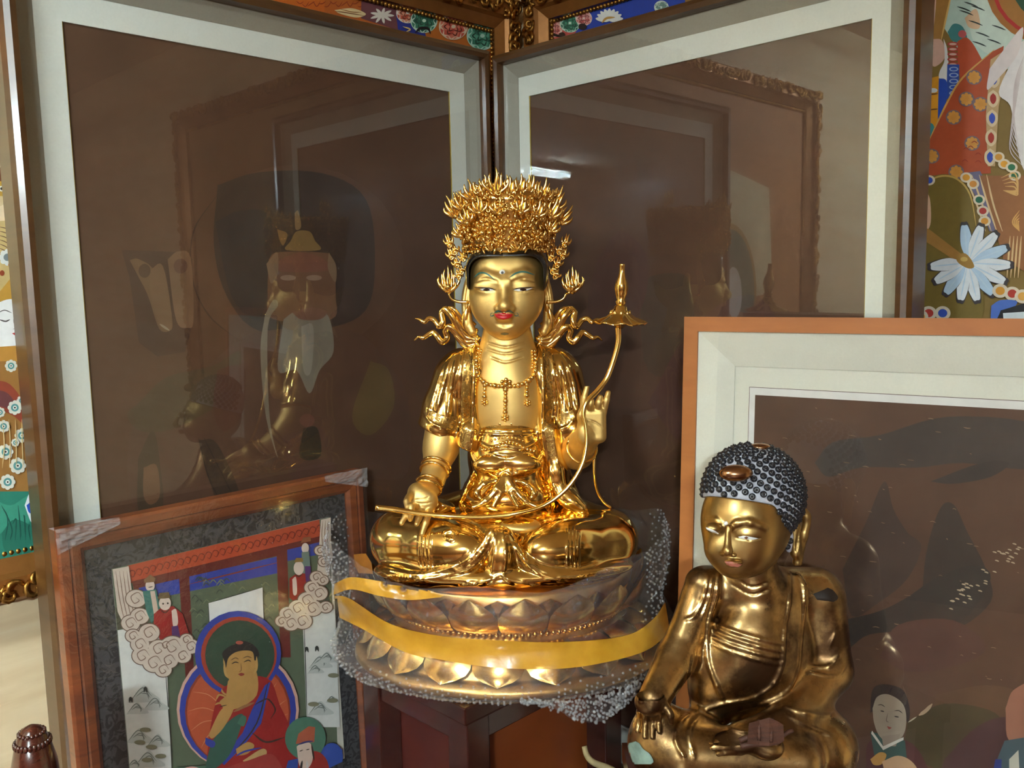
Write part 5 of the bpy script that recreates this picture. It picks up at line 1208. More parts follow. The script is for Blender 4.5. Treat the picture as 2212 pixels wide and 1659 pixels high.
for sg in (-1, 1):                                                 # hanging side pieces
    for (dx, y, L) in ((124, 530, 30), (120, 556, 26), (108, 574, 24), (98, 588, 20), (112, 545, 20), (94, 560, 24), (104, 598, 16)):
        b = MB(); x = 1096 + sg * dx; up = np.array([sg * .3, 0, 1.0]); up /= np.linalg.norm(up); sd = np.array([1.0, 0, -sg * .3])
        flame(b, S(x, y, 0), up, sd, R_(L), R_(9), 4, R_(2.6)); b.ball(S(x, y, -3), R_(6), 8, 6); b.tube([S(x, y, -6) + np.array([math.cos(q_ * .8), 0, math.sin(q_ * .8)]) * R_(9 - q_ * .7) for q_ in range(10)], R_(2), 5)
        b.build('crown_side_scroll', M_ORN, crown)
    b = MB(); st = [(1096 + sg * d, y) for d, y in ((84, 652), (104, 652), (120, 646), (127, 634))]
    b.tube(spline([S(*q, 0) for q in st], 4), R_(3.4), 8); o = b.build('flame_stem', M_POL, bod)
    b = MB(); c = S(1096 + sg * 127 + (14 if sg > 0 else 0), 630, 0)
    if sg > 0:
        b.tube([S(1223, 634, 0), c], R_(3.2), 8)
    flame(b, c, np.array([0, 0, 1.0]), np.array([1.0, 0, 0]), R_(56), R_(21), 7, R_(3.4)); flame(b, c - np.array([0, .004, 0]), np.array([0, 0, 1.0]), np.array([1.0, 0, 0]), R_(34), R_(15), 5, R_(3)); b.ball(c + np.array([0, -.004, R_(10)]), R_(8), 8, 6); b.ball(c, R_(6), 8, 6)
    b.build('flame_jewel', M_ORN, o)
    # ribbons
    Lr = [([(1030, 735), (1004, 727), (988, 706), (975, 682), (962, 668), (954, 677), (957, 695), (949, 705), (938, 692), (926, 688), (916, 696), (906, 690), (896, 688)], 6),
          ([(1030, 738), (1006, 738), (988, 722), (972, 706), (962, 714), (966, 730), (955, 739), (945, 728), (936, 718), (926, 722), (914, 730), (904, 728), (894, 736)], 6), ([(1034, 742), (1012, 748), (994, 736), (978, 716)], 6), ([(1030, 716), (1006, 704), (992, 684), (980, 668), (966, 662)], 5), ([(1034, 736), (1018, 722), (1010, 704), (1004, 676)], 7),
          ([(1030, 722), (1012, 714), (1004, 695), (1010, 662)], 8), ([(1032, 730), (1010, 722), (996, 708), (984, 690), (972, 676)], 5), ([(1032, 728), (1014, 730), (998, 716), (986, 700)], 5), ([(1024, 705), (1012, 690), (1014, 650)], 6)]
    for pts, r in Lr:
        b = MB(); pp = spline([S((x if sg < 0 else 2195 - x), y, 8 + 3 * math.sin(i * 1.7)) for i, (x, y) in enumerate(pts)], 5)
        b.tube(pp, np.interp(np.linspace(0, 1, len(pp)), [0, .5, .85, 1], [R_(r * 1.3), R_(r * 1.25), R_(r * .8), R_(1.2)]), 10, (np.array([0, 1.0, 0]), 0.65)); b.build('ribbon', M_POL, bod)
# ---- necklace
def bead_chain(px, r, step, name):
    c = spline(px, 12); L = np.concatenate([[0], np.cumsum(np.linalg.norm(np.diff(c, axis=0), axis=1))]); b = MB()
    for k, s_ in enumerate(np.arange(0, L[-1], step)):
        x, y = np.interp(s_, L, c[:, 0]), np.interp(s_, L, c[:, 1])
        d = Vector(ray(x, y)).normalized(); best = None
        for bv in (B_CH, B_ROBE, B_UND):
            loc, nor, i, t = bv.ray_cast(Vector(CAM), d)
            if loc is not None and (best is None or t < best[1]): best = (np.array(loc), t)
        if best: b.ball(best[0] + np.array([0, -R_(r) * .5, 0]), R_(r * (1 if k % 3 else 1.25)), 8, 6)
    return b.build(name, M_ORN, bod)
neck = bead_chain([(1034, 754), (1030, 775), (1030, 800), (1036, 815), (1050, 828), (1070, 833), (1092, 834), (1115, 833), (1135, 826), (1152, 812), (1157, 795), (1157, 775), (1154, 754)], 5.2, 8.5, 'necklace_beads')
bead_chain([(1040, 758), (1036, 778), (1036, 798)], 3.2, 6, 'necklace_beads'); bead_chain([(1150, 758), (1151, 778), (1150, 798)], 3.2, 6, 'necklace_beads')
for px in ([(1048, 832), (1047, 850), (1047, 862)], [(1138, 830), (1138, 850), (1138, 862)], [(1092, 842), (1092, 870), (1091, 900)]): bead_chain(px, 4.6, 8, 'pendant_chain')
for (x, y, r) in ((1047, 868, 8), (1139, 870, 8), (1093, 829, 13), (1091, 902, 9)):
    d = Vector(ray(x, y)).normalized(); hits = [h for h in (bv.ray_cast(Vector(CAM), d) for bv in (B_CH, B_UND, B_ROBE)) if h[0] is not None]
    c = np.array(min(hits, key=lambda h: h[3])[0]) + np.array([0, -.003, 0]); b = MB(); b.ball(c, R_(r * .55), 10, 6)
    for k in range(6):
        a = k * math.pi / 3 + .5; b.ball(c + np.array([math.cos(a), 0, math.sin(a)]) * R_(r * .7), R_(r * .38), 7, 5)
    b.build('pendant', M_ORN, bod)
# trailing strand at the right
b = MB(); b.tube(spline([S(1284, 985, -90), S(1284, 1020, -85), S(1290, 1060, -75), S(1305, 1085, -70), S(1320, 1097, -70)], 6), R_(3.6), 8); b.build('trailing_ribbon', M_POL, bod)

# ================================================================ lotus stem held in both hands
lot = thing('lotus_sceptre', 'slender gold lotus stem with vase-shaped bud held in both hands', 'sceptre', S(1100, 1112, -190))
stem = spline([S(811, 1096, -205), S(850, 1100, -202), S(888, 1106, -198), S(960, 1114, -195), S(1040, 1117, -200), S(1110, 1110, -205), S(1175, 1092, -200), S(1225, 1055, -195), S(1256, 1008, -188), S(1267, 960, -180), S(1265, 920, -174), S(1260, 893, -170), S(1268, 868, -166), S(1292, 842, -158), S(1312, 815, -152), S(1328, 770, -148), S(1336, 735, -146), S(1335, 706, -145)], 6)
b = MB(); b.tube(stem, np.interp(np.linspace(0, 1, len(stem)), [0, .2, .6, .7, 1], [R_(6.5), R_(4.4), R_(4.4), R_(5), R_(6)]), 10); b.build('stem', M_POL, lot)
c = S(1339, 706, -145); uz = np.array([0.04, -0.05, 1.0]); uz /= np.linalg.norm(uz); ux = np.array([1, 0, -.04]); uy = np.cross(uz, ux)
k_ = R_(1, -145)
V = []; Fc = []; nn = 48; prof = [(6, -4), (12, 2), (30, 7), (50, 8), (57, 9), (50, 13), (30, 22), (16, 34), (13, 44), (9, 49)]
for i, (r, z) in enumerate(prof):
    for j in range(nn):
        a = 2 * math.pi * j / nn; wv = 1 + (0.05 * math.cos(8 * a) if 2 <= i <= 6 else 0); dz = (2.5 * math.cos(8 * a) if 3 <= i <= 5 else 0)
        V.append(c + (ux * math.cos(a) + uy * math.sin(a)) * (r * wv * k_) + uz * ((z + dz) * k_))
for i in range(len(prof) - 1):
    for j in range(nn): Fc.append((i * nn + j, i * nn + (j + 1) % nn, (i + 1) * nn + (j + 1) % nn, (i + 1) * nn + j))
Fc.append(tuple(range(nn - 1, -1, -1))); Fc.append(tuple((len(prof) - 1) * nn + j for j in range(nn)))
lf = mesh_obj('lotus_leaf', V, Fc, M_POL, lot, True)
b = MB(); b.lathe(c, [(r * k_, z * k_) for r, z in ((8, 46), (12, 54), (9, 58), (13, 72), (15, 82), (13, 95), (8, 108), (6, 120), (5.5, 130), (6.5, 133), (5, 135))], 24, ux, uy, uz); b.build('bud', M_POL, lot)
b = MB()
for j in range(8):
    a = j * math.pi / 4; d = ux * math.cos(a) + uy * math.sin(a); b.ball(c + d * (20 * k_) + uz * (28 * k_), [5 * k_, 3 * k_, 9 * k_], 7, 5, [np.cross(uz, d), d, uz])
b.build('bud_sepals', M_POL, lot)
# ================================================================ lotus pedestal on a dark red stand
TOPZ = 0.843
PC = np.array([-0.012, 1.405, TOPZ]); SY = 0.775
M_PED = gold('pedestal_gold', (0.90, 0.56, 0.18, 1), 0.24, 0.06, 40)
M_PEDD = gold('pedestal_dark_gold', (0.62, 0.36, 0.12, 1), 0.35, 0.1, 60)
ped = thing('lotus_pedestal', 'double row gold lotus petal pedestal under clear bubble wrap', 'pedestal', PC)
HP = SEAT - TOPZ
def ped_pt(a, r, z): return PC + np.array([r * math.cos(a), SY * r * math.sin(a), z])
core = [(0.0, 0.0005), (0.252, 0.0005), (0.258, 0.006), (0.256, 0.016), (0.238, 0.02), (0.232, 0.024), (0.218, 0.05), (0.192, 0.068), (0.180, 0.073), (0.180, 0.082), (0.186, 0.086), (0.200, 0.11), (0.205, HP - .004), (0.20, HP - .0006), (0, HP - .0006)]
V = []; Fc = []; n = 72
for r, z in core[1:-1]:
    for j in range(n): V.append(ped_pt(2 * math.pi * j / n, r, z))
m_ = len(core) - 2
for i in range(m_ - 1):
    for j in range(n): Fc.append((i * n + j, i * n + (j + 1) % n, (i + 1) * n + (j + 1) % n, (i + 1) * n + j))
Fc.append(tuple(range(n - 1, -1, -1))); Fc.append(tuple((m_ - 1) * n + j for j in range(n)))
mesh_obj('pedestal_core', V, Fc, M_PEDD, ped, True)
def petal(a0, da, prof, bulge, name):
    """one lotus petal: u across, v from root to tip"""
    V = []; Fc = []; nu, nv = 9, 9
    for i in range(nv):
        v = i / (nv - 1); r = np.interp(v, [0, .35, .7, 1], [q[0] for q in prof]); z = np.interp(v, [0, .35, .7, 1], [q[1] for q in prof])
        wd = (0.86 + .14 * math.sin(v * math.pi)) * (1 if v < .6 else max(0.04, math.cos((v - .6) / .4 * math.pi / 2) ** .7))
        for j in range(nu):
            u = (j / (nu - 1) * 2 - 1); k = (1 - u * u)
            rr = r + bulge * (k ** .8) * (0.35 + .65 * math.sin(min(1, v * 1.15) * math.pi)) + 0.004 * abs(u) ** 6
            V.append(ped_pt(a0 + u * da * .5 * wd, rr, z))
    for i in range(nv - 1):
        for j in range(nu - 1): Fc.append((i * nu + j, i * nu + j + 1, (i + 1) * nu + j + 1, (i + 1) * nu + j))
    return mesh_obj(name, V, Fc, M_PED, ped, True)
NP = 18
for k in range(NP):
    a = 2 * math.pi * k / NP + .10
    petal(a, 2 * math.pi / NP * .98, [(0.190, 0.068), (0.212, 0.060), (0.232, 0.034), (0.246, 0.019)], 0.016, 'lower_petal')
    petal(a + math.pi / NP, 2 * math.pi / NP * .98, [(0.186, 0.080), (0.205, 0.094), (0.222, 0.120), (0.232, HP + .002)], 0.013, 'upper_petal')
    petal(a, 2 * math.pi / NP * .8, [(0.184, 0.086), (0.199, 0.100), (0.214, 0.124), (0.224, HP - .002)], 0.008, 'inner_petal')
b = MB()
for k in range(120): b.ball(ped_pt(2 * math.pi * k / 120, 0.186, 0.0775), 0.0046, 6, 4)
o = b.build('waist_beads', M_PED, ped); o['kind'] = 'stuff'

# ---- bubble wrap around the pedestal
wrap = thing('bubble_wrap', 'crumpled clear bubble wrap taped around the lotus pedestal', 'bubble wrap', PC + np.array([0, -0.2, 0.0]))
wr = np.random.default_rng(3)
NA, NV = 400, 88
ang = np.linspace(0, 2 * math.pi, NA, endpoint=False)
def smooth_noise(na, nv, fa, fv, amp, seed):
    q = np.random.default_rng(seed); out = np.zeros((nv, na)); A = np.linspace(0, 2 * math.pi, na, endpoint=False); B = np.linspace(0, 1, nv)
    for _ in range(14):
        f1 = q.integers(1, fa); f2 = q.uniform(-fv, fv); ph = q.uniform(0, 6.3); out += q.normal() * np.sin(A[None, :] * f1 + B[:, None] * f2 * 6.28 + ph)
    return amp * out / 3.5
def cell_noise(na, nv, ca, cv, seed):
    q = np.random.default_rng(seed).uniform(-1, 1, (cv + 2, ca)); A = np.arange(na) / na * ca; B = np.linspace(0, cv, nv)
    a0 = np.floor(A).astype(int); fa = A - a0; b0 = np.minimum(np.floor(B).astype(int), cv); fb_ = (B - b0)[:, None]
    g0 = q[b0][:, a0 % ca] * (1 - fa) + q[b0][:, (a0 + 1) % ca] * fa; g1 = q[b0 + 1][:, a0 % ca] * (1 - fa) + q[b0 + 1][:, (a0 + 1) % ca] * fa
    return g0 * (1 - fb_) + g1 * fb_
NZ = smooth_noise(NA, NV, 9, 1.5, 0.0030, 5) + 0.0042 * (1 - 2 * np.abs(cell_noise(NA, NV, 46, 9, 1))) + 0.0022 * (1 - 2 * np.abs(cell_noise(NA, NV, 90, 22, 2))) + 0.001 * cell_noise(NA, NV, 200, 44, 4)
# section: (radius, height) from the underside to the upper rim
sec = np.array([(0.225, 0.0012), (0.262, 0.0016), (0.277, 0.008), (0.280, 0.024), (0.268, 0.055), (0.258, 0.078), (0.258, 0.098), (0.266, 0.125), (0.268, 0.145), (0.262, 0.162), (0.250, 0.175)])
vv = np.linspace(0, 1, NV); si = np.linspace(0, 1, len(sec))
V = []; WR = np.zeros((NV, NA, 3))
for i in range(NV):
    r = np.interp(vv[i], si, sec[:, 0]); z = np.interp(vv[i], si, sec[:, 1])
    for j in range(NA):
        a = ang[j]; side = abs(math.cos(a)); front = max(0, -math.sin(a))
        k = 0.15 if i < 10 else 1.0
        rr = r + NZ[i, j] * k; zz = z
        if vv[i] > .72:
            t = (vv[i] - .72) / .28
            zz = z + t * (0.042 * side ** 2 - 0.016 * front) + t * 0.006 * math.sin(a * 7 + 1)
            rr = rr - t * front * 0.030 * (1 - side) + t * side * 0.020
        x0 = -0.010 * max(0, (vv[i] - .4)) * 2
        WR[i, j] = PC + np.array([rr * math.cos(a) * (1.0 if math.cos(a) > 0 else 1.0 - 0.045 * math.cos(a)) + x0, SY * rr * math.sin(a), max(zz, 0.0012)])
V = WR.reshape(-1, 3)
Fc = [(i * NA + j, i * NA + (j + 1) % NA, (i + 1) * NA + (j + 1) % NA, (i + 1) * NA + j) for i in range(NV - 1) for j in range(NA)]
M_WRAP = film_mat('bubble_wrap_film', 130, 0.9, 0.03, 0.05, 1.75)
sheet = mesh_obj('plastic_sheet', V, Fc, M_WRAP, wrap, True)
B_WRAP = BVHTree.FromPolygons([tuple(v) for v in V], Fc)
# air bubbles near the lower edge and on the raised sides
b = MB(); cnt = 0
for i in range(4, NV, 1):
    for j in range(0, NA):
        a = ang[j]; low = i < 30; side = abs(math.cos(a)) > .80 and i > 44
        if not (low or side) or math.sin(a) > 0.35 or i % 2 or (j // 2 + i // 2) % 2 or j % 2: continue
        if wr.uniform() < .25: continue
        c = WR[i, j]; nrm = np.array([math.cos(a), math.sin(a), 0.2]); nrm /= np.linalg.norm(nrm)
        b.ball(c + nrm * .0004, 0.0021, 6, 4); cnt += 1
M_BUB = film_mat('air_bubble', 200, 0.1, 0.12, 0.03)
o = b.build('air_bubbles', M_BUB, sheet); o['kind'] = 'stuff'
# loose flap hanging below the rim, right of the stand's corner
fl = []; nu, nv = 26, 10
q0 = [P(x, y, Y) for x, y, Y in ((1125, 1512, 1.178), (1190, 1516, 1.176), (1250, 1511, 1.18), (1310, 1500, 1.19), (1350, 1488, 1.205), (1378, 1472, 1.22))]
q1 = [P(x, y, Y) for x, y, Y in ((1130, 1516, 1.180), (1195, 1530, 1.182), (1245, 1556, 1.19), (1300, 1558, 1.20), (1340, 1530, 1.21), (1380, 1490, 1.225))]
c0, c1 = spline(q0, 6), spline(q1, 6); nu = len(c0)
for i in range(nv):
    t = i / (nv - 1)
    for j in range(nu): fl.append(c0[j] * (1 - t) + c1[j] * t + np.array([0, wr.uniform(-.0025, .0025) + 0.012 * t * (1 - t), 0]))
Fc = [(i * nu + j, i * nu + j + 1, (i + 1) * nu + j + 1, (i + 1) * nu + j) for i in range(nv - 1) for j in range(nu - 1)]
mesh_obj('loose_flap', fl, Fc, M_WRAP, wrap, True)
b = MB()
for q_ in range(420):
    i, j = wr.integers(0, nv), wr.integers(0, nu)
    if True: b.ball(fl[i * nu + j] + np.array([wr.uniform(-.003, .003), 0, wr.uniform(-.002, .002)]) + np.array([wr.uniform(-.001, .001), -.0008, wr.uniform(-.001, .001)]), 0.0022, 6, 4)
o = b.build('air_bubbles', M_BUB, wrap); o['kind'] = 'stuff'
# ---- mustard packing tape
m, nt, b_ = new_mat('mustard_tape'); n1 = noise_node(nt, 40, 4); r1 = ramp(nt, n1.outputs[0], [(0.3, rgb(196, 138, 34)), (0.7, rgb(212, 156, 48))])
link(nt, r1.outputs[0], b_.inputs['Base Color']); b_.inputs['Roughness'].default_value = 0.28; b_.inputs['Coat Weight'].default_value = 0.4
n2 = noise_node(nt, 25, 3, .5, None, 1.0); bump(nt, n2.outputs[0], b_, 0.25, 0.004); b_.inputs['Alpha'].default_value = 0.93; M_TAPE = m
def tape(top, bot, lift, label=None):
    a, c = spline(top, 8), spline(bot, 8); n_ = min(len(a), len(c))
    a = np.array([[np.interp(t, np.linspace(0, 1, len(a)), a[:, k]) for k in (0, 1)] for t in np.linspace(0, 1, 60)])
    c = np.array([[np.interp(t, np.linspace(0, 1, len(c)), c[:, k]) for k in (0, 1)] for t in np.linspace(0, 1, 60)])
    V = []; Fc = []; prev = None; rows = 8; dep = None
    for k in range(60):
        cur = []
        for i in range(rows):
            x, y = a[k] + (c[k] - a[k]) * i / (rows - 1); d = Vector(ray(x, y)).normalized(); loc, nor, ii, t = B_WRAP.ray_cast(Vector(CAM), d)
            if loc is None:
                cur.append(None); continue
            nn_ = np.array(loc) - (PC + np.array([0, 0, .06])); nn_[2] *= .3; nn_ /= np.linalg.norm(nn_)
            V.append(np.array(loc) + nn_ * lift); cur.append(len(V) - 1)
        if prev:
            for i in range(rows - 1):
                q = (prev[i], prev[i + 1], cur[i + 1], cur[i])
                if None not in q and np.linalg.norm(V[q[0]] - V[q[2]]) < .05: Fc.append(q)
        prev = cur
    V = np.array(V)
    for _ in range(6):                                             # taut tape bridges the small wrinkles
        nb = [[] for _ in V]
        for f in Fc:
            for u, w in zip(f, f[1:] + f[:1]): nb[u].append(w); nb[w].append(u)
        V = np.array([V[i] * .5 + .5 * np.mean(V[nb[i]], axis=0) if len(nb[i]) > 4 else V[i] for i in range(len(V))])
    V = np.array([v + (v - PC) * np.array([1, 1, 0]) * 0.010 for v in V])
    return mesh_obj('packing_tape', V, Fc, M_TAPE, wrap, True)
tape([(728, 1286), (765, 1292), (850, 1345), (950, 1370), (1060, 1379), (1200, 1384), (1340, 1372), (1400, 1338), (1428, 1300)],
     [(726, 1326), (790, 1356), (880, 1405), (960, 1422), (1070, 1438), (1200, 1441), (1300, 1428), (1390, 1402), (1438, 1362)], 0.004)
tape([(732, 1260), (768, 1246), (830, 1254), (900, 1264), (965, 1284)], [(730, 1284), (770, 1272), (830, 1286), (890, 1294), (955, 1288)], 0.004)
# folded brown tape tab at the statue's knee
b = MB(); tb = [S(764, 1198, -60), S(790, 1196, -75), S(802, 1215, -85), S(806, 1240, -95), S(775, 1238, -75), S(766, 1222, -62)]
V = [q + np.array([0, k, 0]) for k in (0, .002) for q in tb]; nq = len(tb)
mesh_obj('tape_tab', V, [tuple(range(nq - 1, -1, -1)), tuple(range(nq, 2 * nq))] + [(i, (i + 1) % nq, nq + (i + 1) % nq, nq + i) for i in range(nq)], plain('brown_tape_fold', rgb(140, 84, 24), 0.3), wrap)

# ---- stand: dark red table set square to the walls, one corner to the front
M_LAC = wood('dark_red_lacquer', rgb(46, 20, 15), rgb(66, 28, 20), 0.22, 4, (1, 1, 6), 0.5, 0.02)
M_LACB = plain('dark_red_panel', rgb(74, 28, 21), 0.35, 0, 0.12, 8)
TC = at_height(1004, 1532, TOPZ); TC[2] = 0
ea, eb = -ER, -EL                                                  # back-left and back-right directions from the front corner
LA, LB = 0.325, 0.43
stand = thing('lacquer_stand', 'dark red lacquered stand with overhanging top carrying the lotus pedestal', 'stand', (TC + ea * LA / 2 + eb * LB / 2) + ZUP * PLAT)
def tbox(a0, a1, b0, b1, z0, z1, name, mat, parent=None):
    bb = MB(); c = TC + ea * (a0 + a1) / 2 + eb * (b0 + b1) / 2 + ZUP * (z0 + z1) / 2
    bb.box(c, ea * (a1 - a0) / 2, eb * (b1 - b0) / 2, ZUP * (z1 - z0) / 2); o = bb.build(name, mat, parent if parent else stand, False)
    md = o.modifiers.new('edge', 'BEVEL'); md.width = 0.002; md.segments = 2; return o
tbox(0, LA, 0, LB, TOPZ - 0.026, TOPZ, 'stand_top', M_LAC)
tbox(0.012, LA - .012, 0.012, LB - .012, TOPZ - 0.036, TOPZ - .0265, 'top_moulding', M_LAC)
for (x, y) in ((0.03, 0.03), (LA - .075, 0.03), (0.03, LB - .075), (LA - .075, LB - .075)):
    tbox(x, x + .045, y, y + .045, PLAT, TOPZ - .0365, 'stand_leg', M_LAC)
tbox(0.045, LA - .045, 0.075, 0.09, PLAT + .05, TOPZ - .037, 'side_panel', M_LACB)
tbox(0.09, 0.105, 0.09, LB - .05, PLAT + .05, TOPZ - .06, 'side_panel', plain('orange_brown_panel', rgb(128, 62, 26), 0.4, 0, 0.1, 8))
for (a0, a1, b0, b1) in ((0.076, LA - .076, 0.034, 0.050), (0.034, 0.050, 0.076, LB - .076)): tbox(a0, a1, b0, b1, TOPZ - .085, TOPZ - .0365, 'apron', M_LAC)

# ---- a bare bent stick leaning in the dark beside the stand
st = thing('bent_stick', 'pale bent twig leaning in the dark beside the stand', 'stick', np.append(P(1330, 1750, 1.24)[:2], PLAT))
b = MB(); pts = [P(1262, 1612, 1.24), P(1268, 1632, 1.235), P(1284, 1648, 1.23), P(1330, 1668, 1.225), P(1390, 1720, 1.21)]; pts.append(np.array([pts[-1][0] + .06, 1.20, PLAT + .004]))
b.tube(spline(pts, 5), np.linspace(0.0042, 0.006, 26), 8); b.build('twig', plain('pale_bark', rgb(150, 132, 92), 0.7, 0, 0.2, 80, 0.3), st)

# ---- dark carved wooden bulb at the lower left, on a small stool
M_DKW = wood('dark_polished_wood', rgb(44, 16, 10), rgb(78, 30, 18), 0.18, 9, (1, 1, 3), 0.7)
bc = P(70, 1600, 0.92); sz_ = 0.80
bt = thing('carved_wooden_bulb', 'dark glossy carved wooden bulb in front of the plywood wall', 'ornament', (bc[0], bc[1], sz_))
tz = P(68, 1566, 0.92)[2]; hb = tz - sz_; rb = 52 * .92 / F_PX
b = MB(); b.lathe((bc[0], bc[1], sz_), [(rb * .7, 0.0003), (rb * .9, .01), (rb * 1.0, hb * .35), (rb * 1.02, hb * .55), (rb * .92, hb * .74), (rb * .74, hb * .86), (rb * .72, hb * .865), (rb * .6, hb * .93), (rb * .36, hb * .98), (rb * .1, hb)], 40); b.build('bulb_body', M_DKW, bt)
b = MB()
for k in range(26):
    a = 2 * math.pi * k / 26; c = np.array([bc[0] + rb * .70 * math.cos(a), bc[1] + rb * .70 * math.sin(a), sz_ + hb * .885]); b.ball(c, [.0026, .0026, .004], 6, 5)
for k in range(18):
    a = 2 * math.pi * k / 18; c = np.array([bc[0] + rb * .5 * math.cos(a), bc[1] + rb * .5 * math.sin(a), sz_ + hb * .95]); b.ball(c, .0026, 6, 5)
o = b.build('carved_band', M_DKW, bt); o['kind'] = 'stuff'
sl = thing('small_stool', 'small dark wooden stool under the carved wooden bulb', 'stool', (bc[0], bc[1], 0))
b = MB(); b.box((bc[0], bc[1] - .03, sz_ - .0125), (.08, 0, 0), (0, .08, 0), (0, 0, .0122)); b.build('stool_top', M_LAC, sl, False)
for i in (-1, 1):
    for j in (-1, 1):
        b = MB(); b.box((bc[0] + i * .06, bc[1] - .03 + j * .06, (sz_ - .0255) / 2), (.012, 0, 0), (0, .012, 0), (0, 0, (sz_ - .0255) / 2)); b.build('stool_leg', M_LAC, sl, False)
# ================================================================ old gilt Buddha in front of the leaning painting
YB = 1.10; UB = YB / F_PX
def B_(x, y, w=0.0): return P(x, y, YB + w * UB)
def Q_(px, w=0.0): return px * (YB + w * UB) / F_PX
def Q3(a, d, c, w=0.0): return np.array([Q_(a, w), d * UB, Q_(c, w)])
M_OLD = gold('worn_gilt', (0.47, 0.30, 0.125, 1), 0.29, 0.25, 26, (0.12, 0.065, 0.03, 1), 0.48, 0.2, 60)
M_OLDF = gold('worn_gilt_face', (0.44, 0.285, 0.105, 1), 0.33, 0.14, 16, (0.20, 0.12, 0.045, 1), 0.42, 0.05, 80)
BZ = 0.795
bud = thing('buddha_statue', 'worn bronze-gold seated Buddha with grey curled hair before the leaning painting', 'statue', (B_(1620, 1650)[0], YB - .03, BZ))
# body, robe and legs: one worn cast
g = Sdf((B_(1340, 1500, -200)[0] - .005, YB - 235 * UB, BZ - .006), (B_(1850, 1500)[0] + .005, YB + 140 * UB, B_(1620, 1190)[2]), 0.0016)
g.ell(B_(1640, 1420, 25), Q3(128, 95, 180), 0)
g.cone(B_(1540, 1268, 15), B_(1762, 1280, 45), Q_(46), Q_(58), 0.02)
g.cone(B_(1622, 1225, 0), B_(1632, 1290, 15), Q_(58), Q_(72), 0.02)
g.cone(B_(1772, 1300, 40), B_(1788, 1440, 20), Q_(56), Q_(54), 0.012)
g.cone(B_(1785, 1450, 15), B_(1720, 1550, -90), Q_(54), Q_(42), 0.012); g.cone(B_(1720, 1550, -90), B_(1610, 1590, -150), Q_(40), Q_(30), 0.01)
g.cone(B_(1518, 1262, 5), B_(1498, 1322, -5), Q_(40), Q_(28), 0.01)
g.cone(B_(1510, 1300, 5), B_(1462, 1420, -50), Q_(40), Q_(42), 0.012)
g.cone(B_(1462, 1420, -50), B_(1412, 1510, -130), Q_(44), Q_(33), 0.008)
g.ell(B_(1622, 1420, -45), Q3(90, 52, 105), 0.02)
g.ell(B_(1470, 1610, -95), Q3(112, 90, 75, -95), 0.012); g.ell(B_(1428, 1600, -105), Q3(72, 75, 88, -100), 0.015)
g.ell(B_(1760, 1610, -60), Q3(95, 90, 90, -60), 0.015); g.cone(B_(1470, 1625, -150), B_(1720, 1640, -150), Q_(62, -150), Q_(60, -150), 0.015)
g.ell(B_(1620, 1690, -70), Q3(235, 150, 70), 0.02)
g.ell(B_(1545, 1470, -20), Q3(62, 55, 110), 0.015)
g.half((0, 0, BZ), (0, 0, -1))
rr = lambda a: Q_(a, -60)
# robe edges and folds
for px, r in (([(1706, 1240), (1704, 1300), (1694, 1360), (1690, 1430), (1672, 1475), (1630, 1505), (1560, 1520), (1500, 1540)], 5), ([(1722, 1240), (1735, 1262), (1738, 1300), (1730, 1380), (1722, 1450), (1690, 1500), (1600, 1535)], 4),
              ([(1552, 1235), (1546, 1290), (1530, 1345), (1528, 1420), (1548, 1480), (1562, 1512)], 5), ([(1540, 1240), (1532, 1290), (1516, 1335)], 4), ([(1530, 1240), (1520, 1290), (1500, 1330), (1478, 1340)], 4),
              ([(1540, 1345), (1580, 1362), (1640, 1380), (1694, 1392)], 4), ([(1540, 1360), (1580, 1378), (1640, 1396), (1690, 1408)], 4), ([(1538, 1376), (1580, 1394), (1640, 1412), (1690, 1422)], 4), ([(1536, 1390), (1580, 1408), (1640, 1426), (1686, 1436)], 3),
              ([(1745, 1440), (1790, 1440), (1812, 1415)], 4), ([(1740, 1450), (1800, 1462), (1826, 1440)], 3.5), ([(1790, 1400), (1806, 1365)], 4), ([(1690, 1525), (1740, 1540), (1790, 1545), (1822, 1520)], 4), ([(1700, 1545), (1750, 1570), (1800, 1590)], 3.5),
              ([(1480, 1500), (1520, 1540), (1560, 1560)], 5), ([(1500, 1535), (1470, 1560), (1460, 1600), (1480, 1640)], 4), ([(1512, 1545), (1490, 1580), (1500, 1640)], 4), ([(1500, 1410), (1490, 1450), (1480, 1490), (1500, 1530)], 4),
              ([(1560, 1560), (1600, 1580), (1660, 1580)], 4)): g.line(px, rr(r), 0.0022)
g.line([(1590, 1250), (1625, 1268), (1665, 1255)], rr(2), 0.002, 'sub'); g.line([(1580, 1262), (1625, 1284), (1672, 1268)], rr(2), 0.002, 'sub')
B_G = g
body = g.build('robed_body', M_OLD, bud, 3); B_BODY = g.bvh
# hand on the knee
g = Sdf((B_(1345, 1600, -100)[0], YB - 300 * UB, BZ + .04), (B_(1475, 1600, -100)[0], YB - 60 * UB, B_(1400, 1475, -100)[2]), 0.0011)
g.ell(B_(1405, 1516, -158), Q3(36, 26, 32, -150), 0)
def fpt(x, y):
    h = B_G.hit(x, y); return (B_(x, y, -190) if h is None else h - ray(x, y) * 0.0035)
for x0, x1, y1 in ((1382, 1377, 1578), (1396, 1393, 1592), (1411, 1409, 1592), (1424, 1424, 1580)):
    g.path(spline([B_(x0 + (x0 - 1403) * -.2, 1512, -175)] + [fpt(x, y) for x, y in ((x0, 1534), (x0 - 1, 1556), (x1, y1))], 4), [Q_(8, -180), Q_(8, -180), Q_(6, -180)], 0.002)
g.path(spline([B_(1430, 1515, -160), B_(1446, 1540, -175), B_(1450, 1560, -172)], 4), [Q_(10, -180), Q_(9, -180), Q_(6.5, -180)], 0.003)
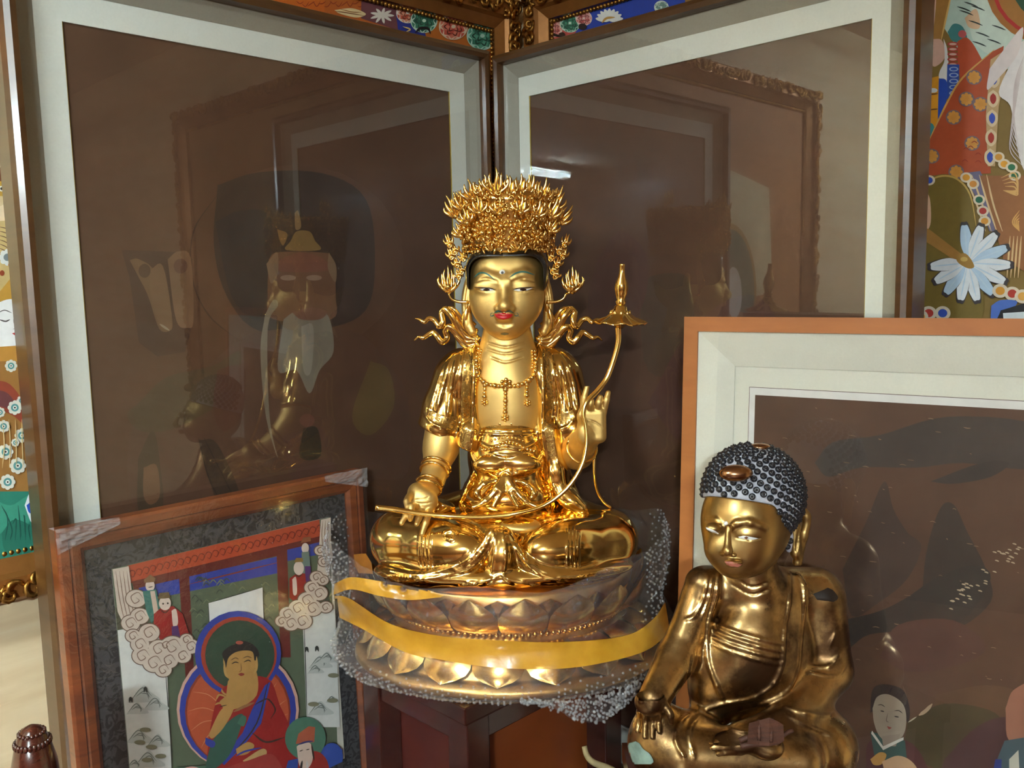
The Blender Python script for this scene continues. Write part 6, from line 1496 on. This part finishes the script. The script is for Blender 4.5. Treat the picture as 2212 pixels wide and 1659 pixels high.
g.build('hand', M_OLD, bud, 2)
# hand in the lap
g = Sdf((B_(1500, 1600, -100)[0], YB - 300 * UB, BZ + .02), (B_(1730, 1600, -100)[0], YB - 90 * UB, B_(1600, 1545, -100)[2]), 0.0012)
g.ell(B_(1600, 1600, -190), Q3(62, 34, 26, -190), 0); g.ell(B_(1655, 1612, -190), Q3(40, 34, 28, -190), 0.01)
for k, (x, y) in enumerate(((1540, 1585), (1534, 1600), (1540, 1615), (1552, 1628))):
    g.path(spline([B_(1600, 1592 + k * 10, -205), B_(1570, 1590 + k * 11, -215), B_(x, y, -212)], 4), [Q_(10, -200), Q_(9.5, -200), Q_(7, -200)], 0.002)
g.path(spline([B_(1680, 1600, -205), B_(1672, 1580, -222), B_(1650, 1572, -222)], 4), [Q_(11, -200), Q_(10, -200), Q_(7, -200)], 0.003)
g.build('hand', M_OLD, bud, 2)
# patches: green patina at the knee, bare dark shoulder
M_PATINA = plain('green_patina', rgb(128, 150, 138), 0.7, 0, 0.35, 40, 0.4)
decal('patina_patch', B_BODY, [spline([(1360, 1604), (1378, 1602), (1390, 1618), (1404, 1628), (1412, 1646), (1398, 1652), (1384, 1648), (1362, 1654), (1352, 1630), (1360, 1604)], 4)], M_PATINA, body, 0.0006)
M_DKP = plain('dark_bare_lacquer', rgb(30, 22, 18), 0.35, 0, 0.2, 60)
decal('worn_patch', B_BODY, [spline([(1756, 1282), (1775, 1276), (1792, 1270), (1810, 1290), (1800, 1300), (1786, 1294), (1768, 1298), (1756, 1282)], 4)], M_DKP, body, 0.0006)
# head
g = Sdf((B_(1495, 1150)[0], YB - 150 * UB, B_(1620, 1262)[2]), (B_(1750, 1150)[0], YB + 140 * UB, B_(1620, 1020)[2]), 0.00105)
g.ell(B_(1604, 1128, -18), Q3(90, 94, 112), 0); g.ell(B_(1622, 1125, 25), Q3(88, 88, 98), 0.02)
g.ell(B_(1592, 1190, -48), Q3(58, 54, 50), 0.02); g.ell(B_(1588, 1224, -66), Q3(28, 24, 18), 0.015)
g.ell(B_(1555, 1186, -70), Q3(26, 22, 26), 0.02); g.ell(B_(1625, 1188, -58), Q3(32, 26, 30), 0.02)
g.cone(B_(1573, 1138, -112), B_(1572, 1186, -132), Q_(5), Q_(9), 0.008); g.ell(B_(1571, 1192, -132), Q3(10, 11, 9), 0.005); g.ell(B_(1561, 1196, -122), Q3(7, 9, 6), 0.003); g.ell(B_(1584, 1198, -124), Q3(7, 9, 6), 0.003)
g.line([(1578, 1142), (1592, 1130), (1620, 1128), (1655, 1142)], Q_(3.5), 0.006); g.line([(1562, 1136), (1548, 1124), (1525, 1122)], Q_(3), 0.006)
g.ell(B_(1618, 1152, -98), Q3(26, 14, 12), 0.005); g.ell(B_(1541, 1140, -96), Q3(17, 14, 11), 0.005)
g.line([(1592, 1162), (1618, 1166), (1642, 1163)], Q_(1.4), 0.002, 'sub'); g.line([(1526, 1144), (1540, 1150), (1553, 1154)], Q_(1.4), 0.002, 'sub')
g.ell(B_(1584, 1214, -116), Q3(20, 11, 5), 0.003); g.ell(B_(1585, 1221, -113), Q3(17, 11, 5), 0.003)
g.line([(1566, 1216), (1586, 1219), (1604, 1219)], Q_(1.1), 0.001, 'sub')
g.cone(B_(1620, 1215, 5), B_(1626, 1260, 5), Q_(56), Q_(56), 0.01)
PLn = np.cross(B_(1600, 1076, -112) - B_(1514, 1068, -30), B_(1672, 1092, -80) - B_(1514, 1068, -30)); PLn /= np.linalg.norm(PLn)
if PLn[2] < 0: PLn = -PLn
PLq = B_(1600, 1076, -112)
PBn = np.cross(B_(1708, 1178, 0) - B_(1668, 1090, -82), np.array([0.25, 1.0, 0])); PBn /= np.linalg.norm(PBn); PBq = B_(1668, 1090, -82)
if PBn[0] < 0: PBn = -PBn
gh = g
g.half(PLq, PLn)
hd = g.build('head', M_OLDF, bud, 3); B_BH = g.bvh
M_PINK = plain('pink_lip_paint', rgb(178, 104, 84), 0.5, 0, 0.15, 60)
decal('painted_lips', B_BH, [[(1564, 1211), (1576, 1212), (1586, 1215), (1604, 1219), (1594, 1225), (1580, 1224), (1570, 1219)]], M_PINK, hd, 0.0004, 2)
decal('painted_eye', B_BH, [[(1591, 1160), (1606, 1157), (1625, 1160), (1643, 1163), (1625, 1166), (1606, 1164)]], M_WHITE, hd, 0.0005, 2); decal('painted_eye', B_BH, [[(1525, 1139), (1538, 1143), (1553, 1151), (1553, 1154), (1540, 1150), (1527, 1143)]], M_WHITE, hd, 0.0005, 2)
decal('painted_iris', B_BH, [el_poly(1612, 1161, 5, 2.6)], flatm('brown_iris', (110, 66, 34)), hd, 0.0008, 2)
q = gh.hit(1568, 1131); b = MB(); b.ball(q, Q_(5.2), 12, 8); b.build('forehead_jewel', M_WHITE, hd)
# ear
g = Sdf(B_(1690, 1240, -40), B_(1765, 1085, 80), 0.001)
g.path(spline([B_(1712, 1130, 20), B_(1722, 1108, 28), B_(1738, 1106, 32), B_(1742, 1130, 32), B_(1732, 1170, 28), B_(1722, 1215, 20)], 4), [Q_(9), Q_(9), Q_(9), Q_(10), Q_(10), Q_(11)], 0.004)
g.cone(B_(1716, 1130, 22), B_(1718, 1195, 14), Q_(13), Q_(12), 0.006); g.line([(1732, 1125), (1726, 1150), (1720, 1190)], Q_(3), 0.002, 'sub')
g.build('ear', M_OLDF, hd, 2)
# hair with snail curls
M_HAIR = plain('grey_hair_paint', rgb(172, 172, 182), 0.7, 0, 0.2, 50, 0.2)
HC = B_(1626, 1068, 22); HR = Q3(109, 106, 111)
g = Sdf(HC - HR * np.array([1.1, 1.1, 1.3]), HC + HR * 1.1, 0.0014); g.ell(HC, HR, 0)
g.keep_any([(PLq + PLn * 0.0005, PLn), (PBq, PBn)]); g.path(spline([B_(1690, 1135, 0), B_(1700, 1160, 4), B_(1704, 1188, 10)], 3), [Q_(18), Q_(14), Q_(6)], 0.006); hr = g.build('hair', M_HAIR, hd, 2)
cm = MB(); kq = Q_(1.12)
cm.lathe((0, 0, 0), [(6.6 * kq, -1.5 * kq), (6.8 * kq, 2 * kq), (5.2 * kq, 5.5 * kq), (3.2 * kq, 6.6 * kq), (2.6 * kq, 5.2 * kq), (1.6 * kq, 7.4 * kq), (.4 * kq, 8.4 * kq)], 10)
M_CURL = plain('black_curl_paint', rgb(34, 34, 40), 0.3, 0, 0.3, 300, 0, None, 0.4)
me = bpy.data.meshes.new('hair_curl'); me.from_pydata(cm.v, [], cm.f); me.materials.append(M_CURL); me.polygons.foreach_set('use_smooth', np.ones(len(me.polygons), dtype=bool))
N = 560; made = 0
jew = [(B_(1590, 1020, -80), Q_(33)), (HC + np.array([Q_(12), 0, HR[2]]), Q_(22))]
cand = []
for i in range(N):
    z = 1 - 2 * (i + .5) / N; a = i * 2.399963; d = np.array([math.sqrt(1 - z * z) * math.cos(a), math.sqrt(1 - z * z) * math.sin(a), z])
    p = HC + d * HR; nrm = d / HR; nrm /= np.linalg.norm(nrm)
    if ((p - PLq) @ PLn < 0.0035 and (p - PBq) @ PBn < 0.0035) or p[2] < HC[2] - HR[2] * .8 or any(np.linalg.norm((p - c) * np.array([1, .6, 1.25])) < r for c, r in jew): continue
    cand.append((float(nrm @ (CAM - p) / np.linalg.norm(CAM - p)), p, nrm))
cand.sort(key=lambda t: -t[0])
for x, y in ((1690, 1122), (1700, 1134), (1690, 1142), (1703, 1150), (1695, 1160), (1706, 1168), (1700, 1180)):
    h = g.hit(x, y)
    if h is not None: cand.insert(0, (1, h, np.array([.25, -.95, 0.])))
for f, p, nrm in cand[:298]:
    o = bpy.data.objects.new('hair_curl', me); COL.objects.link(o); o.parent = hr
    o.rotation_mode = 'QUATERNION'; o.rotation_quaternion = Vector((0, 0, 1)).rotation_difference(Vector(nrm)); o.location = Vector(p) - bud.location
M_JEW = gold('bronze_jewel', (0.42, 0.22, 0.11, 1), 0.25, 0.1)
gq = B_(1590, 1022, -72); b = MB(); b.ball(gq, Q3(36, 24, 18), 20, 12); b.build('hair_jewel', M_JEW, hr)
b = MB(); b.ball(HC + np.array([Q_(14), -.004, HR[2] * .985]), Q3(23, 20, 8), 16, 8); b.build('crown_jewel', M_JEW, hr)
# ---- dark wooden fragment lying in the open hand
wf = thing('wooden_fragment', 'dark splintered wooden fragment lying in the old Buddha\'s lap hand', 'wood piece', B_(1650, 1590, -225))
M_FRAG = wood('dark_splintered_wood', rgb(58, 32, 22), rgb(92, 52, 34), 0.7, 30, (1, 1, 8), 0, 0.5)
V = []; top = [(1618, 1562), (1640, 1556), (1662, 1550), (1680, 1558), (1692, 1566)]; bot = [(1614, 1606), (1640, 1610), (1662, 1612), (1682, 1608), (1694, 1600)]
for w in (-250, -228):
    for q in top: V.append(B_(*q, w + rng.uniform(-3, 3)))
    for q in bot: V.append(B_(*q, w + rng.uniform(-3, 3)))
n = 5; Fc = []
for i in range(4): Fc += [(i, i + 1, n + i + 1, n + i), (10 + i + 1, 10 + i, 10 + n + i, 10 + n + i + 1), (i + 1, i, 10 + i, 10 + i + 1), (n + i, n + i + 1, 10 + n + i + 1, 10 + n + i)]
Fc += [(0, n, 10 + n, 10), (n - 1, 10 + n - 1, 10 + 2 * n - 1, 2 * n - 1)]
mesh_obj('wood_block', V, Fc, M_FRAG, wf)
for (a, c, r) in (((1598, 1600, -235), (1622, 1592, -238), 6), ((1600, 1612, -235), (1650, 1606, -242), 7), ((1690, 1590, -240), (1712, 1578, -232), 5), ((1640, 1555, -242), (1640, 1600, -252), 4), ((1668, 1552, -242), (1666, 1604, -252), 4)):
    b = MB(); b.tube(spline([B_(*a), (B_(*a) + B_(*c)) / 2 + np.array([0, 0, .001]), B_(*c)], 3), Q_(r, -230), 6); b.build('splinter', M_FRAG, wf)
# ---- stand under the Buddha
x0, x1 = B_(1372, 1700, -100)[0], B_(1840, 1700)[0]; y0, y1 = YB - .145, YB + .075
bs = thing('buddha_stand', 'plain dark wooden stand under the old gilt Buddha', 'stand', ((x0 + x1) / 2, (y0 + y1) / 2, PLAT))
b = MB(); b.box(((x0 + x1) / 2, (y0 + y1) / 2, BZ - .013), ((x1 - x0) / 2, 0, 0), (0, (y1 - y0) / 2, 0), (0, 0, .0128)); b.build('stand_top', M_LAC, bs, False)
for i in (x0 + .02, x1 - .02):
    for j in (y0 + .02, y1 - .02):
        b = MB(); b.box((i, j, (PLAT + BZ - .0262) / 2), (.014, 0, 0), (0, .014, 0), (0, 0, (BZ - .0262 - PLAT) / 2)); b.build('stand_leg', M_LAC, bs, False)
